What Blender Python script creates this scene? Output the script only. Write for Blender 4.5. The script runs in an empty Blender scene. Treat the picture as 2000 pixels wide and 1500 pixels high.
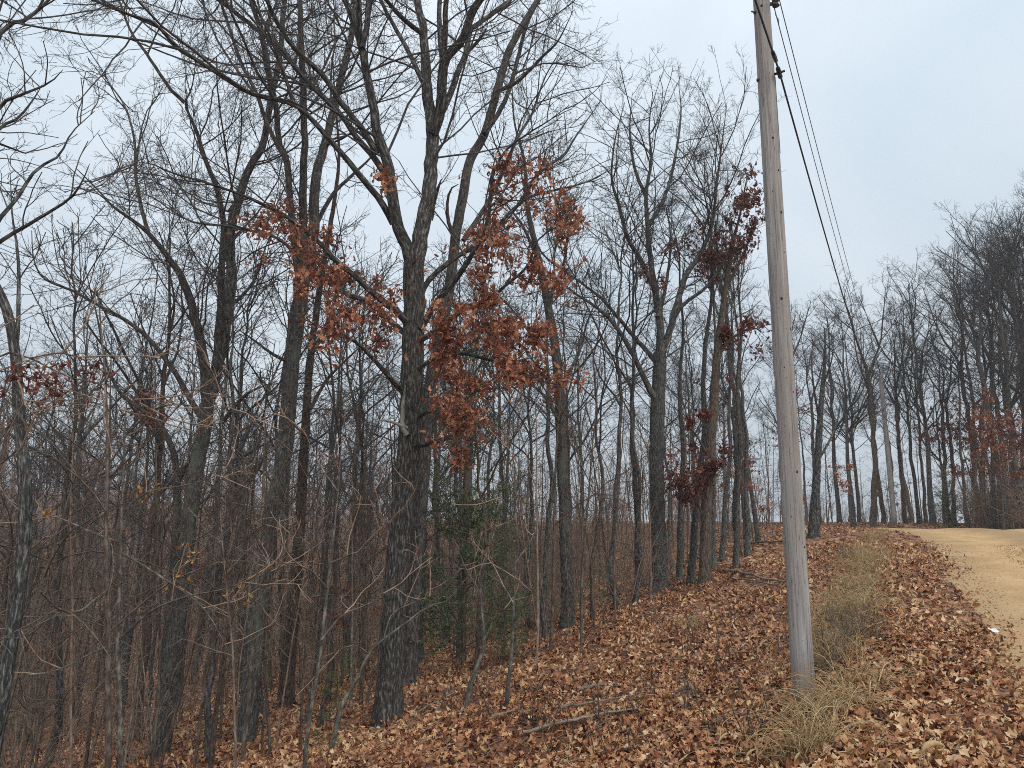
import bpy, math
import numpy as np
from mathutils import Vector

# ------------------------------------------------------------------ camera, sky, sun, exposure
scene = bpy.context.scene
COL = scene.collection
CAM_H = 1.6
PITCH = math.radians(10.0)
FPX = 1510.0                       # focal length in pixels of a 2000 px wide frame
cam_data = bpy.data.cameras.new('camera')
cam_data.sensor_width = 36.0
cam_data.lens = 36.0 * FPX / 2000.0
cam_data.clip_start = 0.05
cam_data.clip_end = 3000.0
cam = bpy.data.objects.new('camera', cam_data)
cam.location = (0, 0, CAM_H)
cam.rotation_euler = (math.radians(90) + PITCH, 0, 0)
COL.objects.link(cam)
scene.camera = cam

SUN_EL, SUN_AZ = math.radians(48), math.radians(150)      # azimuth clockwise from +Y: behind, to the right
world = bpy.data.worlds.new('World')
scene.world = world
world.use_nodes = True
wn, wl = world.node_tree.nodes, world.node_tree.links
wn.clear()
w_out = wn.new('ShaderNodeOutputWorld')
w_bg = wn.new('ShaderNodeBackground')
w_bg.inputs['Strength'].default_value = 0.1
sky = wn.new('ShaderNodeTexSky')
sky.sky_type = 'NISHITA'
sky.sun_disc = False
sky.sun_elevation = SUN_EL
sky.sun_rotation = SUN_AZ
sky.air_density = 1.0
sky.dust_density = 4.0
w_mix = wn.new('ShaderNodeMix'); w_mix.data_type = 'RGBA'
w_mix.inputs[0].default_value = 0.86           # closed cloud layer over the clear sky
w_tc = wn.new('ShaderNodeTexCoord')
w_noise = wn.new('ShaderNodeTexNoise')
w_noise.inputs['Scale'].default_value = 2.6
w_noise.inputs['Distortion'].default_value = 0.6
w_noise.inputs['Detail'].default_value = 5.0
w_ramp = wn.new('ShaderNodeValToRGB')
w_ramp.color_ramp.elements[0].position = 0.3
w_ramp.color_ramp.elements[0].color = (6.55, 7.6, 8.5, 1)
w_ramp.color_ramp.elements[1].position = 0.75
w_ramp.color_ramp.elements[1].color = (8.3, 9.05, 9.7, 1)
wl.new(w_tc.outputs['Generated'], w_noise.inputs['Vector'])
wl.new(w_noise.outputs['Fac'], w_ramp.inputs['Fac'])
wl.new(sky.outputs['Color'], w_mix.inputs[6])
wl.new(w_ramp.outputs['Color'], w_mix.inputs[7])
w_sep = wn.new('ShaderNodeSeparateXYZ'); wl.new(w_tc.outputs['Generated'], w_sep.inputs[0])
w_map = wn.new('ShaderNodeMapRange')                # an overcast sky is brighter overhead than at the horizon
w_map.inputs[1].default_value = 0.0; w_map.inputs[2].default_value = 1.0
w_map.inputs[3].default_value = 0.90; w_map.inputs[4].default_value = 1.5
wl.new(w_sep.outputs['Z'], w_map.inputs[0])
w_mul = wn.new('ShaderNodeVectorMath'); w_mul.operation = 'SCALE'
wl.new(w_mix.outputs[2], w_mul.inputs[0]); wl.new(w_map.outputs[0], w_mul.inputs['Scale'])
wl.new(w_mul.outputs[0], w_bg.inputs['Color'])
wl.new(w_bg.outputs['Background'], w_out.inputs['Surface'])

sun_data = bpy.data.lights.new('sun', 'SUN')
sun_data.energy = 1.5
sun_data.angle = math.radians(40)
sun_data.color = (1.0, 0.96, 0.9)
sun = bpy.data.objects.new('sun', sun_data)
sdir = Vector((math.sin(SUN_AZ) * math.cos(SUN_EL), math.cos(SUN_AZ) * math.cos(SUN_EL), math.sin(SUN_EL)))
sun.rotation_euler = sdir.to_track_quat('Z', 'Y').to_euler()
COL.objects.link(sun)

vs = scene.view_settings
vs.view_transform = 'Standard'
vs.look = 'None'
vs.exposure = 0.0
vs.gamma = 1.0
vs.use_curve_mapping = False
cy = scene.cycles
cy.max_bounces = 4
cy.diffuse_bounces = 2
cy.glossy_bounces = 2
cy.transparent_max_bounces = 8
cy.use_denoising = False
cy.use_adaptive_sampling = False
cy.pixel_filter_type = 'BLACKMAN_HARRIS'
cy.filter_width = 1.0

# ------------------------------------------------------------------ geometry of the place
CP, SP = math.cos(PITCH), math.sin(PITCH)
US, UC = 0.454, 0.891              # the road runs along (US, UC)

def ray(px, py):
    X = (px - 1000.0) / FPX; U = (750.0 - py) / FPX
    return np.array([X, CP - SP * U, SP + CP * U])

def pix(px, py, Y):
    r = ray(px, py)
    return np.array([0, 0, CAM_H]) + r * (Y / r[1])

def project(P):
    x, y, z = P[..., 0], P[..., 1], P[..., 2] - CAM_H
    dep = np.maximum(y * CP + z * SP, 0.01)
    up = -y * SP + z * CP
    return 1000 + FPX * x / dep, 750 - FPX * up / dep, dep

def sstep(a, b, x):
    t = np.clip((x - a) / (b - a), 0, 1)
    return t * t * (3 - 2 * t)

def smooth_interp(x, xs, ys, w):
    x = np.asarray(x, float)
    o = 0
    for k in (-1, -0.5, 0, 0.5, 1):
        o = o + np.interp(x + k * w, xs, ys)
    return o / 5

def vnoise(x, y, seed=0):
    """smooth value noise, vectorised"""
    x = np.asarray(x, float); y = np.asarray(y, float)
    xi = np.floor(x); yi = np.floor(y)
    fx = x - xi; fy = y - yi
    fx = fx * fx * (3 - 2 * fx); fy = fy * fy * (3 - 2 * fy)
    def h(a, b):
        v = np.sin(a * 127.1 + b * 311.7 + seed * 74.7) * 43758.5453
        return v - np.floor(v)
    return (h(xi, yi) * (1 - fx) + h(xi + 1, yi) * fx) * (1 - fy) + (h(xi, yi + 1) * (1 - fx) + h(xi + 1, yi + 1) * fx) * fy

ROAD_S = [-30, 0, 10, 18, 25, 31, 36, 40, 43.5, 46, 48, 50]
ROAD_D = [-3.5, -3.5, -3.42, -3.28, -3.1, -2.55, -0.8, 3.4, 8.5, 13, 18, 24]
ROAD_HW = 2.9
_t = np.linspace(0, len(ROAD_S) - 1, 220)
_rs = smooth_interp(_t, range(len(ROAD_S)), ROAD_S, 0.5)
_rd = smooth_interp(_t, range(len(ROAD_S)), ROAD_D, 0.5)
ROAD_X = US * _rs - UC * _rd
ROAD_Y = UC * _rs + US * _rd

def to_sd(x, y):
    return US * x + UC * y, -UC * x + US * y

def road_dist(x, y):
    x = np.asarray(x, float); y = np.asarray(y, float)
    best = np.full(x.shape, 1e9)
    for a, b in zip(ROAD_X, ROAD_Y):
        np.minimum(best, (x - a) ** 2 + (y - b) ** 2, out=best)
    return np.sqrt(best)

def height(x, y):
    x = np.asarray(x, float); y = np.asarray(y, float)
    s, d = to_sd(x, y)
    z = smooth_interp(s, [-400, -50, 0, 5, 10, 17, 25, 31, 35, 40, 46, 60, 95, 220, 900],
                      [-3, -0.4, 0, 0.03, 0.24, 0.63, 1.05, 1.27, 1.33, 1.3, 1.42, 1.45, -0.6, -7, -9], 2.5)
    ds = smooth_interp(s, [-30, 0, 24, 31, 36, 40, 44, 60], [1.1, 1.1, 1.3, 3.2, 6.5, 12, 24, 40], 1.5)
    dd = np.maximum(d - ds, 0)
    z = z + smooth_interp(dd, [-1, 0, 4, 10, 20, 34, 44, 60, 85, 115, 160, 600], [0, 0, -0.8, -2.35, -4.5, -6.3, -6.0, -2.0, 4.5, 8.0, 9, 9], 0.6)
    z = z - 0.26 * sstep(0.5, 1.05, d) * sstep(-4, 2, s) * (1 - sstep(16, 25, s))       # the shoulder drops to the pole strip
    z = z - 0.55 * sstep(33.0, 39, s) * (1 - sstep(3.0, 5.5, road_dist(x, y)))                # the road sinks behind its crest
    z = z + np.clip(-6.8 - d, 0, 9) * 0.06                                              # low bank right of the road
    off = sstep(3.0, 5.0, np.abs(d + 3))
    z = z + off * (0.16 * (vnoise(x * 0.5, y * 0.5, 1) - 0.5) + 0.08 * (vnoise(x * 1.4, y * 1.4, 2) - 0.5))
    return z

def hz(x, y):
    return float(height(np.array([x]), np.array([y]))[0])

def ground_at(px, py, ymax=140.0):
    """the point of the ground seen at a pixel of the photograph"""
    r = ray(px, py)
    ys = np.arange(3.0, ymax, 0.05)
    t = ys / r[1]
    below = (CAM_H + r[2] * t) <= height(r[0] * t, r[1] * t)
    k = int(np.argmax(below)) if below.any() else len(ys) - 1
    return np.array([r[0] * t[k], ys[k], hz(r[0] * t[k], ys[k])])

# ------------------------------------------------------------------ mesh and object helpers
def make_mesh(name, verts, quads=None, tris=None, smooth=True, attrs=None, fattrs=None):
    me = bpy.data.meshes.new(name)
    verts = np.ascontiguousarray(verts, dtype=np.float32).reshape(-1, 3)
    nq = 0 if quads is None else len(quads)
    nt = 0 if tris is None else len(tris)
    loops, starts, pos = [], [], 0
    if nq:
        loops.append(np.asarray(quads, np.int32).ravel()); starts.append(np.arange(nq) * 4); pos = nq * 4
    if nt:
        loops.append(np.asarray(tris, np.int32).ravel()); starts.append(pos + np.arange(nt) * 3)
    loops = np.concatenate(loops).astype(np.int32); starts = np.concatenate(starts).astype(np.int32)
    me.vertices.add(len(verts)); me.vertices.foreach_set('co', verts.ravel())
    me.loops.add(len(loops)); me.loops.foreach_set('vertex_index', loops)
    me.polygons.add(nq + nt); me.polygons.foreach_set('loop_start', starts)
    if smooth:
        me.polygons.foreach_set('use_smooth', np.ones(nq + nt, dtype=bool))
    for k, v in (attrs or {}).items():
        v = np.asarray(v, np.float32)
        if v.ndim == 1:
            a = me.attributes.new(k, 'FLOAT', 'POINT'); a.data.foreach_set('value', v)
        else:
            a = me.attributes.new(k, 'FLOAT_VECTOR', 'POINT'); a.data.foreach_set('vector', v.ravel())
    me.update(calc_edges=True)
    return me

def unit(v):
    return v / np.maximum(np.linalg.norm(v, axis=-1, keepdims=True), 1e-9)

def tube_arrays(P, R, S, rng, flat=None):
    """rings round every polyline: P (N,K,3), R (N,K)"""
    N, K, _ = P.shape
    T = unit(np.gradient(P, axis=1))
    D = unit(P[:, -1] - P[:, 0])
    a = np.where(np.abs(D[:, 2:3]) < 0.9, np.array([[0, 0, 1.0]]), np.array([[1.0, 0, 0]]))
    ref = unit(np.cross(D, a))[:, None, :]
    n = unit(ref - (ref * T).sum(-1, keepdims=True) * T)
    b = np.cross(T, n)
    th = np.arange(S) / S * 2 * math.pi
    c = np.cos(th)[None, None, :, None]; s = np.sin(th)[None, None, :, None]
    Rr = R[:, :, None, None] if R.ndim == 2 else R[..., None]
    V = P[:, :, None, :] + Rr * (c * n[:, :, None, :] + (s if flat is None else s * flat) * b[:, :, None, :])
    seg = np.linalg.norm(np.diff(P, axis=1), axis=-1)
    arc = np.concatenate([np.zeros((N, 1)), np.cumsum(seg, axis=1)], 1) + rng.uniform(0, 60, (N, 1))
    Rm = R if R.ndim == 2 else R.mean(-1)
    Rm = np.broadcast_to(Rm.mean(1, keepdims=True), Rm.shape)
    B = np.stack([np.broadcast_to(Rm[:, :, None] * np.cos(th), (N, K, S)), np.broadcast_to(Rm[:, :, None] * np.sin(th), (N, K, S)),
                  np.broadcast_to(arc[:, :, None], (N, K, S))], -1)
    i = np.arange(N)[:, None, None] * K * S + np.arange(K - 1)[None, :, None] * S
    j = np.arange(S)[None, None, :]; j2 = (np.arange(S) + 1)[None, None, :] % S
    Q = np.stack([i + j, i + j2, i + S + j2, i + S + j], -1).reshape(-1, 4)
    return V.reshape(-1, 3), Q, B.reshape(-1, 3)

def merge_tubes(groups, rng):
    vs_, qs_, bs_ = [], [], []
    off = 0
    for P, R, S in groups:
        if len(P) == 0:
            continue
        V, Q, B = tube_arrays(P, R, S, rng)
        vs_.append(V); qs_.append(Q + off); bs_.append(B); off += len(V)
    return np.concatenate(vs_), np.concatenate(qs_), np.concatenate(bs_)

def tube_mesh(name, groups, rng, origin=(0, 0, 0)):
    V, Q, B = merge_tubes(groups, rng)
    return make_mesh(name, V - np.asarray(origin), quads=Q, attrs={'bark': B})

def props(o, label=None, cat=None, group=None, kind=None):
    if label: o['label'] = label
    if cat: o['category'] = cat
    if group: o['group'] = group
    if kind: o['kind'] = kind
    return o

def link(name, me, mat=None, parent=None):
    o = bpy.data.objects.new(name, me)
    COL.objects.link(o)
    if mat is not None and not me.materials:
        me.materials.append(mat)
    if parent is not None:
        o.parent = parent
    return o

def thing(name, label, cat, loc=(0, 0, 0), group=None):
    o = bpy.data.objects.new(name, None)
    o.empty_display_size = 0.2
    COL.objects.link(o)
    o.location = loc
    return props(o, label, cat, group)

def copy_thing(root, loc, rotz=0.0, scale=1.0, label=None, group=None, tilt=(0, 0)):
    r = root.copy(); COL.objects.link(r)
    r.location = loc; r.rotation_euler = (tilt[0], tilt[1], rotz)
    r.scale = (scale, scale, scale) if np.isscalar(scale) else scale
    if label: r['label'] = label
    if group: r['group'] = group
    for ch in root.children:
        c = ch.copy(); COL.objects.link(c); c.parent = r
    return r

# ------------------------------------------------------------------ materials
class NT:
    def __init__(self, name, rough=0.85, spec=0.2):
        self.m = bpy.data.materials.new(name); self.m.use_nodes = True
        self.n = self.m.node_tree.nodes; self.l = self.m.node_tree.links
        self.b = self.n['Principled BSDF']
        self.b.inputs['Roughness'].default_value = rough
        self.b.inputs['Specular IOR Level'].default_value = spec
    def new(self, t, **kw):
        nd = self.n.new(t)
        for k, v in kw.items():
            if hasattr(nd, k) and k not in nd.inputs: setattr(nd, k, v)
            else: nd.inputs[k].default_value = v
        return nd
    def link(self, a, b): self.l.new(a, b)
    def attr(self, name): return self.new('ShaderNodeAttribute', attribute_name=name)
    def mapping(self, vec, scale):
        m = self.new('ShaderNodeMapping'); m.inputs['Scale'].default_value = scale
        self.link(vec, m.inputs['Vector']); return m.outputs['Vector']
    def noise(self, vec, scale, detail=3, rough=0.55):
        t = self.new('ShaderNodeTexNoise'); t.inputs['Scale'].default_value = scale
        t.inputs['Detail'].default_value = detail; t.inputs['Roughness'].default_value = rough
        self.link(vec, t.inputs['Vector']); return t.outputs['Fac']
    def ramp(self, fac, stops, interp='LINEAR'):
        r = self.new('ShaderNodeValToRGB'); cr = r.color_ramp; cr.interpolation = interp
        while len(cr.elements) < len(stops): cr.elements.new(0.5)
        for e, (p, c) in zip(cr.elements, stops):
            e.position = p; e.color = (*c, 1) if len(c) == 3 else c
        self.link(fac, r.inputs['Fac']); return r.outputs['Color']
    def mix(self, fac, a, b, blend='MIX'):
        m = self.new('ShaderNodeMix'); m.data_type = 'RGBA'; m.blend_type = blend
        for s, v in ((0, fac), (6, a), (7, b)):
            if isinstance(v, bpy.types.NodeSocket): self.link(v, m.inputs[s])
            else: m.inputs[s].default_value = v if s == 0 else (*v, 1)
        return m.outputs[2]
    def bump(self, h, strength=0.5, dist=0.02):
        b = self.new('ShaderNodeBump'); b.inputs['Strength'].default_value = strength; b.inputs['Distance'].default_value = dist
        self.link(h, b.inputs['Height']); self.link(b.outputs['Normal'], self.b.inputs['Normal'])
    def color(self, c):
        if isinstance(c, bpy.types.NodeSocket): self.link(c, self.b.inputs['Base Color'])
        else: self.b.inputs['Base Color'].default_value = (*c, 1)

def bark_material(name, dark, mid, pale, lichen, lichen_amt=0.5, xy=40, z=8.5, fleck=0.6, bump=1.0):
    t = NT(name, 0.9, 0.15)
    v = t.attr('bark').outputs['Vector']
    ridge = t.noise(t.mapping(v, (xy, xy, z)), 1.0, 4, 0.6)
    fine = t.noise(t.mapping(v, (xy * 2.6, xy * 2.6, z * 2.2)), 1.0, 2, 0.6)
    c = t.ramp(ridge, [(0.34, dark), (0.52, mid), (fleck + 0.12, pale)])
    c = t.mix(t.ramp(fine, [(0.62, (0, 0, 0)), (0.72, (0.55, 0.55, 0.55))]), c, pale)
    patch = t.noise(t.mapping(v, (2.2, 2.2, 1.1)), 1.0, 5, 0.65)
    lo = 0.78 - 0.35 * lichen_amt
    c = t.mix(t.ramp(patch, [(lo, (0, 0, 0)), (lo + 0.1, (0.75, 0.75, 0.75))]), c, lichen)
    rnd = t.new('ShaderNodeObjectInfo').outputs['Random']
    c = t.mix(1.0, c, t.ramp(rnd, [(0.0, (0.75, 0.72, 0.70)), (0.3, (1.06, 1.0, 0.94)), (0.6, (0.95, 0.98, 0.95)), (1.0, (1.35, 1.30, 1.24))]), 'MULTIPLY')
    t.color(c); t.bump(ridge, bump, 0.03)
    return t.m

M = {}
M['oak_bark'] = bark_material('oak_bark', (0.021, 0.021, 0.021), (0.060, 0.058, 0.056), (0.27, 0.262, 0.25), (0.105, 0.125, 0.098), 0.5)
M['bark'] = bark_material('grey_bark', (0.028, 0.027, 0.026), (0.080, 0.076, 0.073), (0.22, 0.21, 0.20), (0.12, 0.14, 0.112), 0.62, xy=34, z=9)
M['brown_bark'] = bark_material('brown_bark', (0.042, 0.030, 0.023), (0.115, 0.086, 0.068), (0.23, 0.19, 0.16), (0.13, 0.145, 0.11), 0.3, xy=40, z=8)
M['twig'] = bark_material('twig_bark', (0.036, 0.034, 0.034), (0.078, 0.073, 0.072), (0.155, 0.147, 0.142), (0.12, 0.13, 0.1), 0.4, xy=40, z=9, bump=0.2)
M['sapling_bark'] = bark_material('sapling_bark', (0.07, 0.054, 0.044), (0.16, 0.127, 0.104), (0.31, 0.275, 0.24), (0.21, 0.225, 0.18), 0.5, xy=30, z=9, bump=0.4)
M['spotted_bark'] = bark_material('spotted_bark', (0.05, 0.045, 0.04), (0.115, 0.105, 0.092), (0.30, 0.29, 0.26), (0.30, 0.32, 0.27), 0.5, xy=30, z=9, bump=0.4)
M['pale_bark'] = bark_material('lichen_bark', (0.12, 0.12, 0.10), (0.25, 0.25, 0.21), (0.42, 0.42, 0.37), (0.30, 0.33, 0.26), 0.7, xy=25, z=9, bump=0.5)
M['brush'] = bark_material('brush_stem', (0.125, 0.083, 0.062), (0.27, 0.19, 0.148), (0.38, 0.295, 0.24), (0.22, 0.19, 0.155), 0.3, xy=40, z=9, bump=0.2)
M['weed'] = bark_material('dead_weed_stem', (0.10, 0.075, 0.05), (0.20, 0.155, 0.105), (0.33, 0.27, 0.19), (0.24, 0.2, 0.14), 0.3, xy=40, z=9, bump=0.2)
M['stick'] = bark_material('dead_stick', (0.10, 0.08, 0.062), (0.235, 0.195, 0.158), (0.40, 0.35, 0.295), (0.26, 0.26, 0.21), 0.3, xy=30, z=8, bump=0.5)

def leaf_material(name, stops, rough=0.7, trans=0.15):
    t = NT(name, rough, 0.3)
    c = t.ramp(t.attr('tint').outputs['Fac'], stops)
    tc = t.new('ShaderNodeTexCoord').outputs['Object']
    n = t.noise(tc, 60.0, 2)
    c = t.mix(t.ramp(n, [(0.35, (0.72, 0.72, 0.72)), (0.65, (1, 1, 1))]), (0, 0, 0), c)
    t.color(c)
    if trans:
        tr = t.new('ShaderNodeBsdfTranslucent'); t.link(c, tr.inputs['Color'])
        mx = t.new('ShaderNodeMixShader'); mx.inputs[0].default_value = trans
        t.link(t.b.outputs[0], mx.inputs[1]); t.link(tr.outputs[0], mx.inputs[2])
        t.link(mx.outputs[0], t.n['Material Output'].inputs['Surface'])
    return t.m

M['litter'] = leaf_material('fallen_oak_leaf', [(0.0, (0.085, 0.032, 0.017)), (0.25, (0.26, 0.097, 0.046)), (0.5, (0.46, 0.199, 0.092)),
                                                (0.75, (0.60, 0.34, 0.16)), (1.0, (0.75, 0.53, 0.31))], 0.65, 0.0)
M['rust_leaf'] = leaf_material('rust_oak_leaf', [(0.0, (0.18, 0.062, 0.040)), (0.35, (0.41, 0.152, 0.088)), (0.7, (0.61, 0.27, 0.155)), (1.0, (0.74, 0.42, 0.26))], 0.6, 0.25)
M['maroon_leaf'] = leaf_material('maroon_oak_leaf', [(0.0, (0.10, 0.030, 0.025)), (0.6, (0.24, 0.082, 0.058)), (1.0, (0.42, 0.17, 0.11))], 0.6, 0.2)
M['gold_leaf'] = leaf_material('gold_leaf', [(0.0, (0.42, 0.15, 0.035)), (0.5, (0.60, 0.30, 0.07)), (1.0, (0.65, 0.52, 0.17))], 0.6, 0.25)
M['grass'] = leaf_material('dry_grass', [(0.0, (0.34, 0.20, 0.085)), (0.5, (0.60, 0.405, 0.19)), (1.0, (0.78, 0.62, 0.37))], 0.7, 0.2)
M['needle'] = leaf_material('cedar_needle', [(0.0, (0.075, 0.10, 0.05)), (0.6, (0.145, 0.185, 0.085)), (1.0, (0.22, 0.255, 0.12))], 0.7, 0.1)
M['pine_needle'] = leaf_material('pine_needle', [(0.0, (0.07, 0.10, 0.035)), (0.6, (0.125, 0.175, 0.055)), (1.0, (0.21, 0.25, 0.09))], 0.7, 0.15)

def ground_material():
    t = NT('leaf_litter_ground', 0.85, 0.2)
    tc = t.new('ShaderNodeTexCoord').outputs['Object']
    warp = t.new('ShaderNodeTexNoise'); warp.inputs['Scale'].default_value = 9.0; t.link(tc, warp.inputs['Vector'])
    wv = t.mix(0.06, tc, warp.outputs['Color'])
    v = t.new('ShaderNodeTexVoronoi'); v.inputs['Scale'].default_value = 10.0; t.link(wv, v.inputs['Vector'])
    sep = t.new('ShaderNodeSeparateColor'); t.link(v.outputs['Color'], sep.inputs[0])
    c = t.ramp(sep.outputs[0], [(0.0, (0.09, 0.036, 0.021)), (0.4, (0.23, 0.098, 0.052)), (0.7, (0.38, 0.185, 0.10)), (1.0, (0.56, 0.33, 0.19))])
    big = t.noise(tc, 0.7, 4)
    c = t.mix(t.ramp(big, [(0.35, (0.6, 0.55, 0.52)), (0.65, (1, 1, 1))]), (0, 0, 0), c)
    t.color(c); t.bump(v.outputs['Distance'], 0.8, 0.04)
    return t.m

def road_material():
    t = NT('sandy_gravel', 0.95, 0.1)
    tc = t.new('ShaderNodeTexCoord').outputs['Object']
    lat = t.attr('lateral').outputs['Fac']
    n1 = t.noise(tc, 0.9, 5, 0.6)
    n2 = t.noise(tc, 38.0, 3, 0.7)
    n3 = t.noise(tc, 5.0, 4, 0.6)
    c = t.ramp(n1, [(0.3, (0.42, 0.262, 0.13)), (0.5, (0.56, 0.365, 0.18)), (0.75, (0.66, 0.455, 0.245))])
    c = t.mix(t.ramp(n3, [(0.4, (0, 0, 0)), (0.75, (0.6, 0.6, 0.6))]), c, (0.46, 0.285, 0.145))
    # packed wheel tracks are a little paler, the crown between them and the edges keep loose brown grit
    c = t.mix(t.ramp(lat, [(0.0, (0.5, 0.5, 0.5)), (0.10, (0.35, 0.35, 0.35)), (0.2, (0, 0, 0)), (0.34, (0, 0, 0)), (0.42, (0.75, 0.75, 0.75)), (0.58, (0.75, 0.75, 0.75)),
                           (0.66, (0, 0, 0)), (0.8, (0, 0, 0)), (0.9, (0.35, 0.35, 0.35)), (1.0, (0.5, 0.5, 0.5))]), c, (0.36, 0.235, 0.13))
    c = t.mix(t.ramp(n2, [(0.33, (0.7, 0.7, 0.7)), (0.42, (0, 0, 0))]), c, (0.20, 0.125, 0.07))
    c = t.mix(t.ramp(n2, [(0.62, (0, 0, 0)), (0.72, (0.6, 0.6, 0.6))]), c, (0.66, 0.53, 0.36))
    t.color(c); t.bump(n2, 0.6, 0.02)
    return t.m

def pole_material():
    t = NT('weathered_pole_wood', 0.85, 0.15)
    v = t.attr('bark').outputs['Vector']
    g = t.noise(t.mapping(v, (40, 40, 1.3)), 1.0, 5, 0.65)
    f = t.noise(t.mapping(v, (95, 95, 3.0)), 1.0, 3, 0.7)
    b = t.noise(t.mapping(v, (6, 6, 0.7)), 1.0, 4, 0.6)
    c = t.ramp(g, [(0.3, (0.17, 0.157, 0.15)), (0.5, (0.355, 0.34, 0.328)), (0.7, (0.51, 0.49, 0.475))])
    c = t.mix(t.ramp(f, [(0.30, (0.85, 0.85, 0.85)), (0.38, (0, 0, 0))]), c, (0.10, 0.082, 0.075))
    c = t.mix(t.ramp(b, [(0.42, (0, 0, 0)), (0.66, (0.65, 0.65, 0.65))]), c, (0.265, 0.238, 0.218))
    ck = t.noise(t.mapping(v, (34, 34, 0.45)), 1.0, 2, 0.5)
    c = t.mix(t.ramp(ck, [(0.485, (0, 0, 0)), (0.497, (0.8, 0.8, 0.8)), (0.503, (0.8, 0.8, 0.8)), (0.515, (0, 0, 0))]), c, (0.12, 0.10, 0.09))
    sp = t.noise(t.mapping(v, (45, 45, 28)), 1.0, 1)
    c = t.mix(t.ramp(sp, [(0.70, (0, 0, 0)), (0.75, (0.7, 0.7, 0.7))]), c, (0.11, 0.085, 0.075))
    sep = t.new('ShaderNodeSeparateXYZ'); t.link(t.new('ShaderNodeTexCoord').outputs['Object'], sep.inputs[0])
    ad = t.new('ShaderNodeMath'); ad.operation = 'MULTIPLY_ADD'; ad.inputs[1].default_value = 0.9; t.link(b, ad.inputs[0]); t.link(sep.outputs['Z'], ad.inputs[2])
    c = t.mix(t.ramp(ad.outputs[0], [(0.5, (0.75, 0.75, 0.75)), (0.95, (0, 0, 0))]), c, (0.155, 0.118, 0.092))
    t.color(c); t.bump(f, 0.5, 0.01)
    return t.m

def plain(name, c, rough=0.6, metal=0.0):
    t = NT(name, rough, 0.4)
    tc = t.new('ShaderNodeTexCoord').outputs['Object']
    n = t.noise(tc, 30, 3)
    t.color(t.mix(t.ramp(n, [(0.3, (0.6, 0.6, 0.6)), (0.7, (1, 1, 1))]), (0, 0, 0), c))
    t.b.inputs['Metallic'].default_value = metal
    return t.m

M['ground'] = ground_material()
M['road'] = road_material()
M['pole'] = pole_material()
M['cable'] = plain('black_cable', (0.02, 0.024, 0.027), 0.5)
M['wire'] = plain('aluminium_wire', (0.16, 0.17, 0.18), 0.45, 0.3)
M['steel'] = plain('galvanised_steel', (0.10, 0.105, 0.115), 0.5, 0.4)
M['knot'] = plain('dark_knot', (0.035, 0.028, 0.026), 0.9)
M['paper'] = plain('white_paper', (0.85, 0.87, 0.9), 0.7)

# ------------------------------------------------------------------ ground and road
def axis(lo, hi, step, far_lo, far_hi, g=1.13):
    a = list(np.arange(lo, hi, step))
    s = step
    while a[-1] < far_hi: s *= g; a.append(a[-1] + s)
    s = step; b = [lo]
    while b[-1] > far_lo: s *= g; b.append(b[-1] - s)
    return np.array(b[:0:-1] + a)

def grid_quads(ny, nx):
    i = np.arange(ny - 1)[:, None] * nx + np.arange(nx - 1)[None, :]
    return np.stack([i, i + 1, i + nx + 1, i + nx], -1).reshape(-1, 4)

gx = axis(-9, 17, 0.18, -700, 700); gy = axis(3.5, 34, 0.2, -500, 900)
GX, GY = np.meshgrid(gx, gy)
GZ = height(GX, GY)
RD = road_dist(GX, GY)
GZ = GZ - 0.06 * (1 - sstep(2.2, 2.75, RD))
ground = link('ground', make_mesh('ground', np.stack([GX, GY, GZ], -1), quads=grid_quads(*GX.shape)), M['ground'])
props(ground, 'forest floor of brown fallen oak leaves sloping down from the road', None, None, 'structure')

_tx, _ty = np.gradient(ROAD_X), np.gradient(ROAD_Y)
_ln = np.hypot(_tx, _ty); NX, NY = -_ty / _ln, _tx / _ln
lat = np.linspace(-1, 1, 25)
nl = len(ROAD_X)
edge = 1 + 0.10 * (vnoise(np.arange(nl) * 0.23, np.zeros(nl), 5) - 0.5)
W = ROAD_HW * lat[None, :] * edge[:, None]
RX = ROAD_X[:, None] + NX[:, None] * W; RY = ROAD_Y[:, None] + NY[:, None] * W
prof = 0.045 * (1 - lat ** 2) - 0.055 * np.exp(-((np.abs(lat) - 0.36) / 0.12) ** 2) - 0.055 * sstep(0.9, 1.0, np.abs(lat))
RZ = height(RX, RY) + 0.012 + prof[None, :] + 0.012 * (vnoise(RX * 3, RY * 3, 8) - 0.5)
road = link('road', make_mesh('road', np.stack([RX, RY, RZ], -1), quads=grid_quads(nl, 25),
                              attrs={'lateral': np.broadcast_to((lat + 1) / 2, (nl, 25)).ravel()}), M['road'])
props(road, 'tan sandy gravel road climbing to a crest and bending out of view', None, None, 'structure')

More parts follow.
